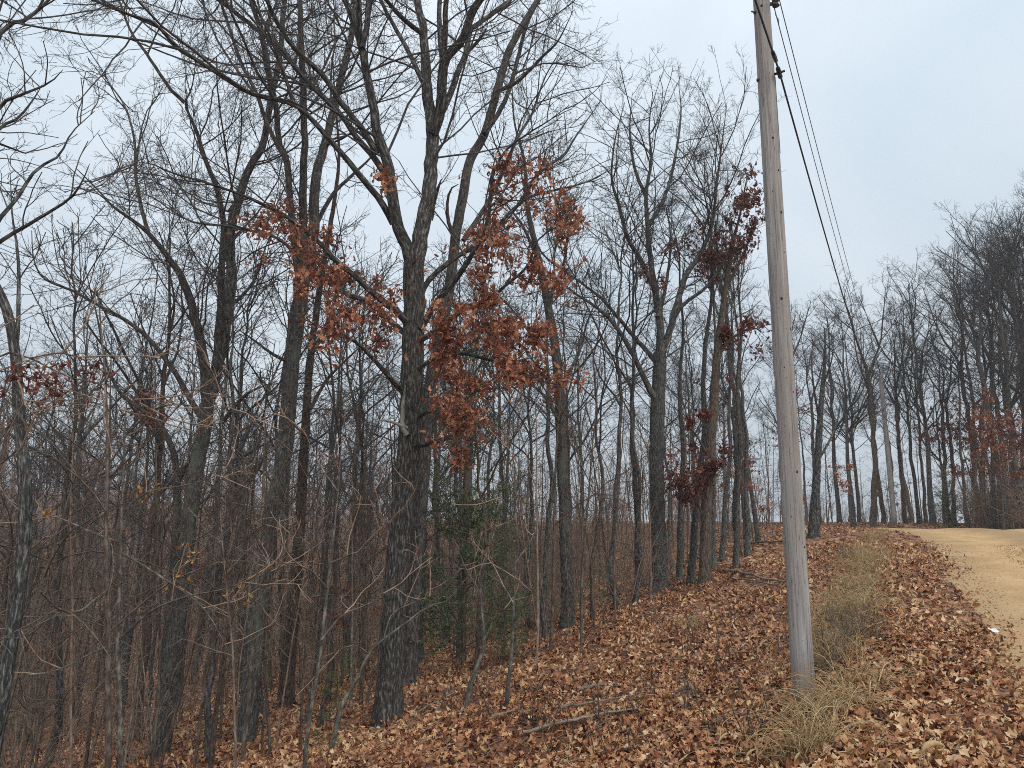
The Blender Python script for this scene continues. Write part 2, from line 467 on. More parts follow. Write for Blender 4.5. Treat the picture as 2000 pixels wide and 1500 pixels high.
# ------------------------------------------------------------------ growing branches
def resample(P, R, n, rng, jitter=0.0):
    """smooth one traced polyline to n points"""
    P = np.asarray(P, float); R = np.asarray(R, float)
    k = len(P)
    L = np.concatenate([[0], np.cumsum(np.linalg.norm(np.diff(P, axis=0), axis=1))])
    t = np.linspace(0, L[-1], n)
    Pe = np.vstack([2 * P[0] - P[1], P, 2 * P[-1] - P[-2]])
    out = np.zeros((n, 3))
    idx = np.clip(np.searchsorted(L, t, side='right') - 1, 0, k - 2)
    u = ((t - L[idx]) / np.maximum(L[idx + 1] - L[idx], 1e-6))[:, None]
    p0, p1, p2, p3 = Pe[idx], Pe[idx + 1], Pe[idx + 2], Pe[idx + 3]
    out = 0.5 * ((2 * p1) + (-p0 + p2) * u + (2 * p0 - 5 * p1 + 4 * p2 - p3) * u ** 2 + (-p0 + 3 * p1 - 3 * p2 + p3) * u ** 3)
    r = np.interp(t, L, R)
    if jitter:
        w = rng.normal(0, jitter, (n, 3)); w[0] = 0; w[-1] = 0
        out = out + w * r[:, None]
    return out, r

def grow(rng, P, R, per_m, ang, length, K, wig, up, kr, rmin, t0=0.25, t1=1.0, maxn=40, taper=0.55, side=0.0, rtip=0.5):
    """children on every polyline of a level: P (N,k,3), R (N,k); length = (share of the parent's length, least, most)"""
    N, k, _ = P.shape
    seg = np.linalg.norm(np.diff(P, axis=1), axis=-1)
    L = seg.sum(1)
    cnt = np.clip(rng.poisson(np.maximum(per_m * L * (t1 - t0), 0.01)), 1, maxn)
    par = np.repeat(np.arange(N), cnt)
    n = len(par)
    t = t0 + (t1 - t0) * rng.uniform(0, 1, n) ** 0.85
    f = t * (k - 1); i = np.clip(f.astype(int), 0, k - 2); u = (f - i)[:, None]
    p0 = P[par, i] * (1 - u) + P[par, i + 1] * u
    r0 = R[par, i] * (1 - u[:, 0]) + R[par, i + 1] * u[:, 0]
    tan = unit(P[par, i + 1] - P[par, i])
    q = rng.normal(0, 1, (n, 3)); q[:, 2] += side
    q = unit(q - (q * tan).sum(-1, keepdims=True) * tan)
    a = np.radians(rng.normal(ang[0], ang[1], n))[:, None]
    d = unit(np.cos(a) * tan + np.sin(a) * q)
    ln = np.clip(L[par] * length[0] * (1 - taper * t) * rng.uniform(0.55, 1.35, n), length[1], length[2])
    C = np.zeros((n, K, 3)); C[:, 0] = p0
    st = (ln / (K - 1))[:, None]
    for j in range(1, K):
        d = unit(d + rng.normal(0, wig, (n, 3)) + np.array([0, 0, up]))
        C[:, j] = C[:, j - 1] + d * st
    rb = np.clip(kr * ln, rmin, None); rb = np.minimum(rb, np.maximum(0.72 * r0, rmin))
    rad = rb[:, None] * np.linspace(1, rtip, K)[None, :] ** 1.0
    rad = np.maximum(rad, rmin * 0.6)
    return C, rad

def oak_twigs(rng, levels, dens=1.0, rmin=0.0038):
    """three further levels on a list of (P,R) limb arrays of any length; returns tube groups and points for leaves"""
    groups, pts = [], []
    l1P, l1R = [], []
    for P, R, per in levels:
        C, r = grow(rng, P[None], R[None], per, (52, 14), (0.42, 0.7, 3.0), 7, 0.13, 0.06, 0.0078, 0.009, t0=0.2, maxn=26)
        l1P.append(C); l1R.append(r)
    P1, R1 = np.concatenate(l1P), np.concatenate(l1R)
    groups.append((P1, R1, 5))
    P2, R2 = grow(rng, P1, R1, 3.4 * dens, (50, 14), (0.5, 0.35, 1.4), 5, 0.17, 0.04, 0.0072, 0.0058, t0=0.12, maxn=12)
    groups.append((P2, R2, 4))
    P3, R3 = grow(rng, P2, R2, 8.5 * dens, (46, 14), (0.6, 0.16, 0.75), 4, 0.2, 0.03, 0.0075, rmin, t0=0.1, maxn=9)
    groups.append((P3, R3, 3))
    P4, R4 = grow(rng, P3, R3, 8.5 * dens, (42, 12), (0.65, 0.10, 0.38), 3, 0.16, 0.03, 0.007, rmin * 0.8, t0=0.15, maxn=5)
    groups.append((P4, R4, 3))
    return groups, [P1, P2, P3]

# an oak leaf: lobed outline, folded along the midrib
def leaf_template(curl, fold, twist):
    l = np.array([0.10, 0.24, 0.33, 0.50, 0.59, 0.76, 0.84])
    w = np.array([0.035, 0.20, 0.095, 0.33, 0.15, 0.27, 0.11])
    fw = np.array([0, 0.05, 0, 0.07, 0, 0.06, 0])
    V = [(0, 0, 0), (0.52, 0, 0), (1, 0, 0)]
    for sgn in (1, -1):
        for a, b, c in zip(l, w, fw): V.append((a + c, sgn * b, 0))
    V = np.array(V)
    x, y = V[:, 0] - 0.5, V[:, 1]
    z = curl * (x ** 2) * 2.0 + fold * np.abs(y) + twist * x * y * 3 - curl * 0.3
    z = z + 0.10 * np.abs(curl) * np.sin(9 * V[:, 0]) * np.sign(y)
    V = np.stack([x, y, z], -1)
    T = []
    for s0 in (3, 10):
        ring = [0] + list(range(s0, s0 + 7)) + [2]
        for a, b in zip(ring[:-1], ring[1:]): T.append((1, a, b) if s0 == 10 else (1, b, a))
    return V, np.array(T)

def simple_leaf(curl, fold):
    V = np.array([(-0.5, 0, 0), (-0.1, 0.22, 0), (0.25, 0.20, 0), (0.5, 0, 0), (0.25, -0.20, 0), (-0.1, -0.22, 0), (0.05, 0, 0)], float)
    V[:, 2] = curl * V[:, 0] ** 2 * 2 + fold * np.abs(V[:, 1])
    T = np.array([(6, 1, 0), (6, 2, 1), (6, 3, 2), (6, 4, 3), (6, 5, 4), (6, 0, 5)])
    return V, T

LEAF = [leaf_template(c, f, w) for c, f, w in ((0.45, 0.35, 0.2), (-0.5, 0.3, -0.3), (0.8, 0.6, 0.5), (0.25, -0.4, 0.4), (-0.75, 0.5, 0.2), (0.55, 0.9, -0.5))]
TINY = [(np.array([(-0.5, 0, 0), (0, 0.24, c), (0.5, 0, 0), (0, -0.24, c)], float), np.array([(0, 2, 1), (0, 3, 2)])) for c in (0.12, -0.1)]
SIMPLE = [simple_leaf(c, f) for c, f in ((0.5, 0.5), (-0.5, 0.4), (0.8, -0.3))]

def rot_xyz(rx, ry, rz):
    cx, sx, cy_, sy, cz, sz = np.cos(rx), np.sin(rx), np.cos(ry), np.sin(ry), np.cos(rz), np.sin(rz)
    o = np.zeros((len(rx), 3, 3))
    o[:, 0, 0] = cz * cy_; o[:, 0, 1] = cz * sy * sx - sz * cx; o[:, 0, 2] = cz * sy * cx + sz * sx
    o[:, 1, 0] = sz * cy_; o[:, 1, 1] = sz * sy * sx + cz * cx; o[:, 1, 2] = sz * sy * cx - cz * sx
    o[:, 2, 0] = -sy; o[:, 2, 1] = cy_ * sx; o[:, 2, 2] = cy_ * cx
    return o

def leaves_arrays(rng, pos, size, rx, ry, rz, tint, templates):
    vs_, ts_, tn_ = [], [], []
    off = 0
    which = rng.integers(0, len(templates), len(pos))
    Rm = rot_xyz(rx, ry, rz)
    for k, (V, T) in enumerate(templates):
        m = np.where(which == k)[0]
        if len(m) == 0: continue
        Vs = V[None] * np.stack([np.ones(len(m)), rng.uniform(0.5, 1.1, len(m)), rng.uniform(0.4, 1.5, len(m))], -1)[:, None, :]
        W_ = np.einsum('nij,nvj->nvi', Rm[m], Vs) * size[m][:, None, None] + pos[m][:, None, :]
        vs_.append(W_.reshape(-1, 3))
        ts_.append((T[None] + (np.arange(len(m)) * len(V))[:, None, None]).reshape(-1, 3) + off)
        tn_.append(np.repeat(tint[m], len(V)))
        off += len(m) * len(V)
    return np.concatenate(vs_), np.concatenate(ts_), np.concatenate(tn_)

def hang_leaves(rng, pts, n, size=(0.10, 0.17), jit=0.075, clusters=3):
    """brown leaves drooping in small bunches about branch points"""
    base = pts[rng.integers(0, len(pts), max(1, n // clusters))]
    pos = np.repeat(base, clusters, axis=0) + rng.normal(0, jit, (len(base) * clusters, 3))
    m = len(pos)
    pos[:, 2] -= 0.03
    return (pos, rng.uniform(size[0], size[1], m), rng.normal(0, 0.9, m), rng.uniform(-0.1, 1.5, m), rng.uniform(0, 6.28, m), np.clip(rng.normal(0.42, 0.26, m), 0, 1))

def cluster_leaves(rng, cand, clusters, n, size):
    area = np.array([c[2] * c[3] for c in clusters], float); out = []
    for c, a in zip(clusters, area / area.sum()):
        p = in_clusters(cand, [c])
        if len(p): out.append(hang_leaves(rng, p, max(3, int(min(n * a, 11 * len(p)))), size))
    return [np.concatenate([o[k] for o in out]) for k in range(6)] if out else None

def in_clusters(pts, clusters):
    x, y, _ = project(pts)
    keep = np.zeros(len(pts), bool)
    for cx, cy_, rx, ry in clusters:
        keep |= ((x - cx) / rx) ** 2 + ((y - cy_) / ry) ** 2 < 1
    return pts[keep]

# ------------------------------------------------------------------ traced trees: every limb has its own place in depth
def traced_limb(Yb, spec, rng, jit=0.08, taper=True):
    pts, w0, w1, dz0, dz1 = spec
    xy = np.array(pts, float).reshape(-1, 2)
    n = len(xy)
    u = np.linspace(0, 1, n)
    dep = Yb + dz0 + (dz1 - dz0) * u ** 1.15
    P = np.array([pix(a, b, y) for (a, b), y in zip(xy, dep)])
    wd = w0 + (w1 - w0) * u
    if xy[-1, 1] > 4 and taper: wd = wd * (1 - 0.72 * u ** 2.5)
    pd = project(P)[2]
    R = wd / 2 / FPX * pd
    if xy[-1, 1] <= 4:                       # goes on above the top of the frame
        d = unit(P[-1] - P[-2])
        for k in range(3):
            d = unit(d + rng.normal(0, 0.12, 3) + np.array([0, 0, 0.04]))
            P = np.vstack([P, P[-1] + d * 0.9]); R = np.append(R, R[-1] * 0.72)
    L = np.linalg.norm(np.diff(P, axis=0), axis=1).sum()
    m = max(8, int(L / 0.16))
    return resample(P, R, m, rng, jit)

def trunk_mesh(name, P, R, S, rng, origin, flare=0.5, rough=0.06):
    K = len(P)
    seg = np.concatenate([[0], np.cumsum(np.linalg.norm(np.diff(P, axis=0), axis=1))])
    th = np.arange(S) / S * 2 * math.pi
    ph = rng.uniform(0, 6.28, 4)
    lob = 0.5 + 0.5 * np.cos(4 * th + ph[0]) * np.cos(th * 1 + ph[1])
    fl = np.exp(-np.maximum(seg - 0.3, 0) / 0.33)[:, None] * (0.35 + lob[None, :]) * flare
    ns = vnoise(th[None, :] * S / 6.28 * 0.55 + seg[:, None] * 0.6, seg[:, None] * 3.0 + 0 * th[None, :], 11) - 0.5
    big = 0.5 * np.cos(th[None, :] * 2 + seg[:, None] * 0.7 + ph[2]) * 0.08 + np.cos(th[None, :] * 3 - seg[:, None] * 1.1 + ph[3]) * 0.05
    RR = R[:, None] * (1 + fl + rough * 2 * ns + big)
    V, Q, B = tube_arrays(P[None], RR[None], S, rng)
    me = make_mesh(name, V - origin, quads=Q, attrs={'bark': B})
    return me

def traced_tree(name, label, cat, base_px, Yb, trunk, limbs, seed, mat, twig_mat=None, S=18, dens=1.0, per=2.4, leaves=None, own_leaves=0, rich={}, group=None, flare=0.5, limb_mats=None, rmin=0.0038):
    rng = np.random.default_rng(seed)
    bx, by_ = base_px
    b = pix(bx, by_, Yb); b[2] = hz(b[0], b[1])
    root = thing(name, label, cat, b, group)
    TP, TR = traced_limb(Yb, trunk, rng, 0.04, len(limbs) == 0 or trunk[2] < 9)
    # carry the foot of the trunk into the soil
    foot = np.array([[TP[0, 0] - (TP[1, 0] - TP[0, 0]), TP[0, 1], min(TP[0, 2], b[2]) - 0.35]])
    TP = np.vstack([foot, TP]); TR = np.append(TR[0] * 1.02, TR)
    link('trunk', trunk_mesh('trunk', TP, TR, S, rng, b, flare), mat, root)
    lev = [(TP[len(TP) * 2 // 3:], TR[len(TP) * 2 // 3:], per * 0.35)]
    for k, sp in enumerate(limbs):
        LP, LR = traced_limb(Yb, sp, rng)
        me = tube_mesh('limb', [(LP[None], LR[None] * 1.0, 10)], rng, b)
        link('limb', me, (limb_mats or {}).get(k, mat), root)
        if not (limb_mats and k in limb_mats):
            lev.append((LP, LR, per * rich.get(k, 1.0)))
    groups, pts = oak_twigs(rng, lev, dens, rmin)
    link('crown', tube_mesh('crown', groups, rng, b), twig_mat or M['twig'], root)
    if leaves:
        clusters, n, lm, size = leaves
        cand = np.concatenate([p.reshape(-1, 3) for p in pts] + [pts[2].reshape(-1, 3)])
        got = cluster_leaves(rng, cand, clusters, n, size)
        if got:
            pos, sz, rx, ry, rz, tint = got
            order = np.argsort(pos[:, 1])
            near, rest = order[:own_leaves], order[own_leaves:]
            V, T, tn = leaves_arrays(rng, pos[rest] - b, sz[rest], rx[rest], ry[rest], rz[rest], tint[rest], LEAF)
            fo = link('foliage', make_mesh('foliage', V, tris=T, smooth=False, attrs={'tint': tn}), lm, root)
            if own_leaves: fo['kind'] = 'stuff'
            if own_leaves:
                protos = []
                for k in range(18):
                    V, T = LEAF[k % 6]
                    me = make_mesh('leaf', V, tris=T, smooth=False, attrs={'tint': np.full(len(V), (k + 0.5) / 18)})
                    me.materials.append(lm); protos.append(me)
                for i in near:
                    k = min(17, int(tint[i] * 3) * 6 + int(rng.integers(0, 6)))
                    o = link('leaf', protos[k], None, root)
                    o.location = pos[i] - b; o.rotation_euler = (rx[i], ry[i], rz[i]); o.scale = (sz[i],) * 3
    return root

def Yat(px, py):
    return float(ground_at(px, py)[1])

# ---- the big oak with rust-brown leaves
Y1 = Yat(757, 1410)
oak_limbs = [
    # left leader and its forks
    ([806, 520, 792, 480, 778, 448, 764, 367, 757, 315, 738, 262, 729, 210, 715, 140, 705, 87, 690, 40, 673, 0], 27, 11, 0.0, -0.6),
    ([707, 95, 716, 50, 719, 0], 12, 10, -0.5, -0.3),
    ([703, 90, 702, 50, 701, 0], 13, 10, -0.5, -0.9),
    ([738, 300, 700, 242, 665, 200, 630, 147, 581, 101, 546, 52, 521, 0], 13, 8, -0.2, -1.6),
    ([754, 343, 729, 305, 700, 273, 665, 224, 595, 154, 546, 91, 500, 56, 427, 0], 13, 8, -0.2, 1.4),
    ([768, 437, 743, 392, 715, 357, 680, 315, 645, 273, 577, 206, 490, 182, 420, 140, 350, 94, 301, 45, 259, 31, 182, 0], 14, 5, 0.0, -2.6),
    ([800, 640, 785, 618, 750, 590, 722, 569, 698, 544, 656, 509, 621, 471, 560, 423, 504, 395, 465, 378, 402, 357, 336, 338, 297, 320, 255, 316], 15, 4, -0.05, -1.8),
    ([806, 662, 768, 632, 740, 604, 715, 588, 687, 578, 656, 562, 620, 535, 577, 497, 535, 462, 437, 441, 378, 434, 332, 409, 297, 385, 245, 373], 13, 4, 0.0, 1.8),
    ([790, 768, 782, 761, 761, 737, 736, 709, 719, 691, 698, 670, 673, 656, 640, 642, 600, 632], 13, 5, -0.1, -1.5),
    # right leader and its forks
    ([812, 515, 820, 472, 834, 402, 841, 332, 845, 255, 836, 192, 832, 140, 830, 105, 827, 60, 815, 0], 33, 14, 0.0, 0.5),
    ([824, 65, 789, 38, 754, 0], 10, 8, 0.3, -0.4),
    ([828, 165, 800, 105, 775, 60, 743, 0], 10, 7, 0.2, 1.2),
    ([845, 262, 858, 225, 864, 160, 868, 120, 885, 95, 905, 75, 920, 30, 938, 0], 22, 14, 0.1, -0.5),
    ([865, 122, 859, 70, 859, 0], 11, 9, -0.1, 0.4),
    ([868, 112, 870, 60, 871, 0], 12, 10, -0.1, -0.6),
    ([858, 228, 880, 182, 897, 133, 911, 101, 918, 60, 932, 49, 988, 7, 996, 0], 13, 8, 0.1, 1.2),
    ([908, 108, 936, 77, 950, 56], 8, 6, 0.6, 0.4),
    ([841, 430, 852, 378, 862, 350], 10, 8, 0.1, -0.2),
    # leafy limbs low on the right
    ([822, 640, 831, 625, 852, 590, 880, 558, 904, 527, 922, 495, 945, 455, 957, 400, 962, 343, 988, 294, 1034, 259, 1069, 238, 1111, 206], 14, 5, -0.1, -1.2),
    ([820, 665, 860, 640, 894, 611, 922, 597, 950, 588, 985, 560, 1030, 520, 1050, 470, 1090, 441, 1125, 420], 12, 4, -0.1, -1.6),
    ([818, 720, 850, 698, 890, 690, 915, 692, 950, 702, 978, 709, 1020, 727, 1055, 744, 1090, 751], 9, 4, -0.1, -1.2),
    ([815, 815, 845, 800, 876, 797, 908, 779, 932, 762, 978, 730, 1010, 700], 9, 4, -0.1, -1.5),
    ([806, 872, 845, 866, 880, 852, 908, 828, 932, 807, 955, 795], 10, 4, -0.1, -1.4),
    ([812, 640, 830, 560, 880, 510, 930, 480, 950, 465, 1013, 399, 1055, 378, 1107, 367, 1160, 350, 1191, 329], 12, 4, 0.1, 0.9),
    ([1013, 400, 1055, 336, 1100, 304, 1125, 266, 1174, 196], 9, 4, 0.5, 1.4),
    # short dead limbs with pale lichen
    ([795, 850, 786, 830, 787, 790, 792, 752], 11, 9, -0.2, -0.25),
    ([796, 836, 770, 826, 750, 821, 732, 823], 7, 5, -0.2, -0.5),
]
oak_clusters = [(900, 690, 85, 80), (960, 600, 110, 90), (930, 520, 80, 70), (985, 480, 60, 60), (950, 380, 60, 90), (1010, 360, 90, 60), (1105, 440, 50, 60), (1030, 660, 50, 90),
                (880, 760, 70, 60), (960, 740, 70, 40), (920, 815, 55, 40), (865, 905, 45, 45), (900, 850, 60, 50), (840, 690, 50, 60), (855, 740, 50, 70), (1000, 690, 60, 60), (1085, 760, 60, 40), (1125, 470, 35, 50), (1060, 560, 50, 60), (745, 560, 60, 35), (655, 610, 80, 90), (690, 650, 70, 50), (620, 570, 70, 60), (560, 480, 80, 60),
                (540, 440, 80, 50), (600, 500, 70, 70), (500, 450, 50, 40), (720, 365, 50, 35), (735, 420, 30, 40), (1040, 610, 60, 80), (780, 620, 30, 25), (845, 560, 50, 50), (640, 520, 40, 60), (870, 640, 60, 40), (1000, 545, 70, 60)]
oak = traced_tree('oak_tree', 'large forked oak with rust brown leaves still hanging on its lower limbs', 'tree', (757, 1410), Y1,
            ([757, 1412, 757, 1390, 762, 1330, 766, 1290, 770, 1200, 777, 1100, 787, 1000, 795, 930, 800, 850, 803, 760, 806, 680, 808, 600, 808, 530, 809, 505], 50, 38, 0, 0),
            oak_limbs, 11, M['oak_bark'], None, S=40, dens=1.0, per=3.0, leaves=(oak_clusters, 5400, M['rust_leaf'], (0.085, 0.155)), own_leaves=300, flare=0.5, rich={6: 1.3, 7: 1.3, 8: 2.0, 18: 1.4, 19: 1.6, 20: 2.4, 21: 2.4, 22: 2.8},
            limb_mats={25: M['pale_bark'], 26: M['pale_bark']})

# ---- the second stem close behind it
Y2 = Y1 + 3.2
traced_tree('leaning_tree', 'grey tree leaning outward just behind the large rust-leaved oak', 'tree', (800, 1330), Y2,
            ([800, 1335, 806, 1200, 816, 1060, 824, 975, 838, 765, 866, 625, 880, 550, 890, 465, 905, 380, 917, 315, 946, 262, 971, 175, 992, 105, 1020, 52, 1051, 0], 29, 11, 0, 0.4),
            [([971, 178, 1010, 160, 1060, 110, 1090, 80, 1120, 20], 9, 4, 0.1, -1.2), ([946, 262, 985, 200, 1010, 120, 1025, 60, 1046, 0], 10, 6, 0.1, 1.2),
             ([890, 465, 878, 440, 873, 400, 880, 370, 895, 360], 9, 5, 0.0, -0.5), ([905, 470, 950, 400, 985, 330, 1010, 270, 1040, 220, 1065, 150, 1100, 90], 10, 4, 0.2, 1.6),
             ([838, 770, 860, 700, 905, 660, 960, 640, 1010, 620], 7, 3, 0.0, 1.2)],
            12, M['bark'], None, S=18, per=3.2, dens=1.0)

# ---- forked lichen-grey tree on the left
Y3 = Yat(310, 1480)
traced_tree('forked_tree', 'lichen grey tree forking into three tall stems left of the oak', 'tree', (310, 1480), Y3,
            ([308, 1482, 318, 1430, 328, 1380, 338, 1290, 350, 1180, 362, 1080, 373, 1000, 385, 910, 397, 840, 403, 790], 33, 28, 0, 0),
            [([402, 800, 402, 745, 395, 692, 385, 640, 374, 594, 357, 549, 338, 516, 315, 486, 290, 455, 255, 427, 224, 406, 190, 370, 150, 330], 22, 6, 0, -1.5),
             ([403, 800, 418, 745, 434, 675, 444, 605, 451, 535, 451, 448, 472, 367, 492, 320, 514, 280, 528, 200, 545, 120, 552, 40, 556, 0], 24, 8, 0, 0.8),
             ([418, 745, 425, 675, 430, 605, 434, 500, 437, 441, 423, 367, 402, 315, 385, 260, 371, 227, 362, 200, 375, 170, 382, 120], 16, 5, 0, -0.8),
             ([390, 812, 372, 780, 357, 752, 329, 710, 290, 661, 252, 630, 196, 598, 140, 567, 87, 545, 66, 507, 62, 450], 12, 5, 0, -1.2),
             ([290, 455, 275, 400, 265, 340, 262, 270, 240, 200, 200, 150, 170, 110], 8, 3, -0.8, 0.5),
             ([360, 200, 330, 170, 290, 110, 255, 60, 232, 0], 8, 4, -0.7, -1.5),
             ([444, 605, 480, 570, 500, 540, 520, 480, 540, 430], 8, 3, 0.3, 1.6),
             ([430, 830, 470, 780, 500, 760, 540, 745], 9, 4, 0, -1.0)],
            13, M['bark'], None, S=20, per=2.6, dens=0.95)
traced_tree('crooked_tree', 'dark crooked tree bending sideways at head height beside the lichen grey fork', 'tree', (300, 1440), Y3 + 1.6,
            ([303, 1445, 318, 1330, 332, 1180, 343, 1040, 346, 955, 340, 890, 322, 845, 300, 818, 262, 790, 230, 760, 205, 700, 190, 620, 170, 540], 19, 6, 0, -0.4),
            [([262, 790, 275, 740, 285, 680, 300, 600, 308, 520], 6, 3, -0.2, 0.6), ([346, 955, 370, 900, 420, 860, 470, 850], 6, 3, 0, -0.8)],
            14, M['bark'], None, S=14, per=4.0, dens=1.0)

# ---- the pair of straight trunks between that tree and the oak
Y4 = Yat(478, 1465)
traced_tree('tall_tree', 'tall straight grey tree splitting into a fan of upright stems left of the oak', 'tree', (478, 1465), Y4 + 1.0,
            ([476, 1468, 484, 1400, 492, 1325, 500, 1220, 515, 1100, 528, 1010, 546, 930, 558, 850, 570, 710, 582, 620, 590, 560, 595, 515], 36, 27, 0, 0),
            [([593, 525, 592, 430, 592, 350, 595, 298, 592, 175, 588, 80, 586, 0], 17, 10, 0, -0.6),
             ([597, 525, 612, 448, 616, 350, 630, 298, 644, 245, 665, 158, 686, 70, 694, 0], 22, 10, 0, 0.9),
             ([586, 560, 570, 430, 560, 315, 546, 280, 539, 210, 528, 158, 511, 70, 490, 0], 14, 8, 0, -1.2),
             ([612, 448, 650, 380, 690, 340, 730, 300, 760, 240], 9, 4, 0.3, 1.6),
             ([560, 315, 525, 250, 500, 180, 470, 120, 440, 30, 430, 0], 9, 5, -0.8, -1.8),
             ([570, 710, 530, 690, 490, 660, 460, 640], 8, 3, 0, -1.0)],
            15, M['bark'], None, S=22, per=2.6, dens=0.95)
Y5 = Yat(562, 1378)
traced_tree('slender_tree', 'slender brown trunk standing close behind the tall fan-shaped tree', 'tree', (562, 1378), Y5,
            ([560, 1382, 566, 1280, 574, 1185, 584, 1050, 592, 920, 602, 745, 609, 675, 625, 560, 640, 470, 655, 380, 662, 300, 655, 200, 650, 120], 25, 7, 0, 0.5),
            [([609, 690, 640, 640, 690, 600, 735, 560, 780, 500], 10, 4, 0, 1.5), ([625, 560, 600, 480, 590, 400, 560, 330], 9, 4, 0, -1.5), ([606, 800, 640, 740, 690, 690, 730, 650], 8, 3, 0, 1.0)],
            16, M['brown_bark'], None, S=16, per=4.0, dens=1.0)

# ---- the tree at the edge of the picture
traced_tree('edge_tree', 'dark trunk at the picture edge with limbs arching in from outside', 'tree', (-40, 1600), 8.2,
            ([-45, 1640, -20, 1500, 5, 1350, 22, 1250, 38, 1150, 48, 1060, 50, 975, 46, 900, 36, 800, 30, 696, 10, 600, -40, 500, -90, 420], 31, 14, 0, 0.6),
            [([30, 696, 36, 600, 35, 500, 24, 420, 20, 340], 9, 4, 0.4, 0.9),
             ([-90, 430, -40, 300, 0, 207, 52, 182, 98, 161, 123, 136], 10, 4, 0.6, 0.2), ([-90, 440, -40, 300, 0, 249, 35, 231, 66, 193, 80, 170], 9, 4, 0.6, 1.6),
             ([-60, 520, 0, 472, 63, 434, 136, 388, 161, 353, 175, 320], 9, 4, 0.4, -0.4), ([-40, 500, 0, 427, 35, 385, 70, 332, 115, 304, 140, 259, 185, 217], 9, 4, 0.4, 1.2),
             ([-80, 300, 0, 66, 40, 45, 75, 20, 95, 0], 10, 5, 0.6, 1.0), ([-90, 450, -30, 330, 0, 280, 45, 300, 90, 280], 8, 3, 0.6, 1.5)],
            17, M['oak_bark'], None, S=20, per=2.8, dens=1.0)

# ---- right-hand group
Y6 = Yat(1290, 1165)
traced_tree('spreading_tree', 'broad spreading grey tree at the far edge of the leafy clearing', 'tree', (1290, 1165), Y6 + 1.0,
            ([1290, 1170, 1288, 1100, 1284, 1000, 1283, 900, 1285, 800, 1287, 740, 1288, 690], 31, 25, 0, 0),
            [([1288, 700, 1290, 640, 1280, 570, 1270, 500, 1262, 385, 1272, 315, 1268, 250, 1275, 180], 17, 4, 0, 0.6),
             ([1285, 790, 1272, 765, 1254, 730, 1230, 681, 1195, 628, 1160, 597, 1118, 569, 1055, 520, 1020, 490], 14, 4, 0, -1.5),
             ([1286, 715, 1272, 695, 1240, 660, 1205, 618, 1174, 583, 1125, 545, 1065, 502, 1030, 450], 11, 4, 0, 1.5),
             ([1280, 570, 1251, 507, 1226, 465, 1209, 402, 1195, 350, 1200, 280, 1220, 200], 11, 4, 0.1, -1.5),
             ([1290, 695, 1310, 640, 1338, 542, 1365, 500, 1390, 440, 1400, 360, 1410, 280, 1420, 200], 15, 4, 0, 0.8),
             ([1300, 660, 1330, 600, 1380, 560, 1420, 500, 1440, 440, 1450, 380], 9, 3, 0, -1.0),
             ([1262, 385, 1240, 330, 1230, 260, 1235, 180], 8, 3, 0.4, 1.5), ([1268, 440, 1300, 380, 1320, 300, 1330, 220, 1325, 160], 9, 3, 0.3, 1.8),
             ([1285, 620, 1300, 560, 1310, 470, 1300, 400], 9, 4, 0, 2.0)],
            18, M['bark'], None, S=20, per=3.3, dens=0.95, rmin=0.0042,
            leaves=([(1320, 510, 70, 45), (1290, 520, 45, 40), (1370, 470, 40, 40)], 420, M['maroon_leaf'], (0.11, 0.17)))
Y7 = Yat(1375, 1150)
traced_tree('leafy_tree', 'slim dark tree clothed in maroon leaves along its whole stem', 'tree', (1375, 1150), Y7 + 0.8,
            ([1375, 1153, 1380, 1000, 1387, 900, 1400, 700, 1415, 580, 1430, 480, 1445, 420, 1460, 340], 24, 6, 0, 0),
            [([1400, 700, 1430, 660, 1470, 640, 1490, 650], 7, 3, 0, -0.8), ([1387, 900, 1360, 850, 1340, 830], 6, 3, 0, -0.6), ([1415, 580, 1395, 520, 1385, 470], 7, 3, 0, 0.8),
             ([1420, 560, 1455, 490, 1475, 430], 7, 3, 0, -0.6), ([1384, 950, 1410, 900, 1440, 890], 5, 3, 0, -0.8), ([1380, 1020, 1350, 960, 1330, 940, 1300, 935], 5, 3, 0, -1.0)],
            19, M['brown_bark'], None, S=14, per=6.5, dens=1.0,
            leaves=([(1455, 390, 40, 80), (1440, 460, 50, 50), (1400, 560, 35, 80), (1395, 700, 30, 90), (1385, 850, 40, 90), (1380, 940, 60, 60), (1460, 660, 50, 40), (1330, 940, 40, 40), (1465, 430, 40, 60)], 2300, M['maroon_leaf'], (0.11, 0.18)))
Y8 = Yat(1110, 1225)
traced_tree('dark_tree', 'dark straight tree behind the clearing between the oak and the spreading tree', 'tree', (1110, 1225), Y8,
            ([1110, 1228, 1106, 1100, 1100, 940, 1090, 730, 1069, 590, 1052, 510, 1044, 470, 1030, 400, 1025, 320, 1005, 240, 1000, 170], 26, 6, 0, 0.2),
            [([1092, 760, 1130, 690, 1150, 620, 1180, 560], 8, 3, 0, 1.4), ([1069, 590, 1100, 520, 1110, 450, 1130, 370], 9, 3, 0, -1.0), ([1052, 510, 1020, 440, 990, 400, 960, 350], 7, 3, 0, 1.2),
             ([1095, 830, 1060, 770, 1020, 740, 990, 700], 7, 3, 0, -1.2)],
            20, M['bark'], None, S=16, per=4.0, dens=1.0,
            leaves=([(1140, 600, 40, 50), (1120, 760, 40, 40), (1100, 800, 60, 40)], 120, M['rust_leaf'], (0.11, 0.16)))
Y9 = Yat(1590, 1050)
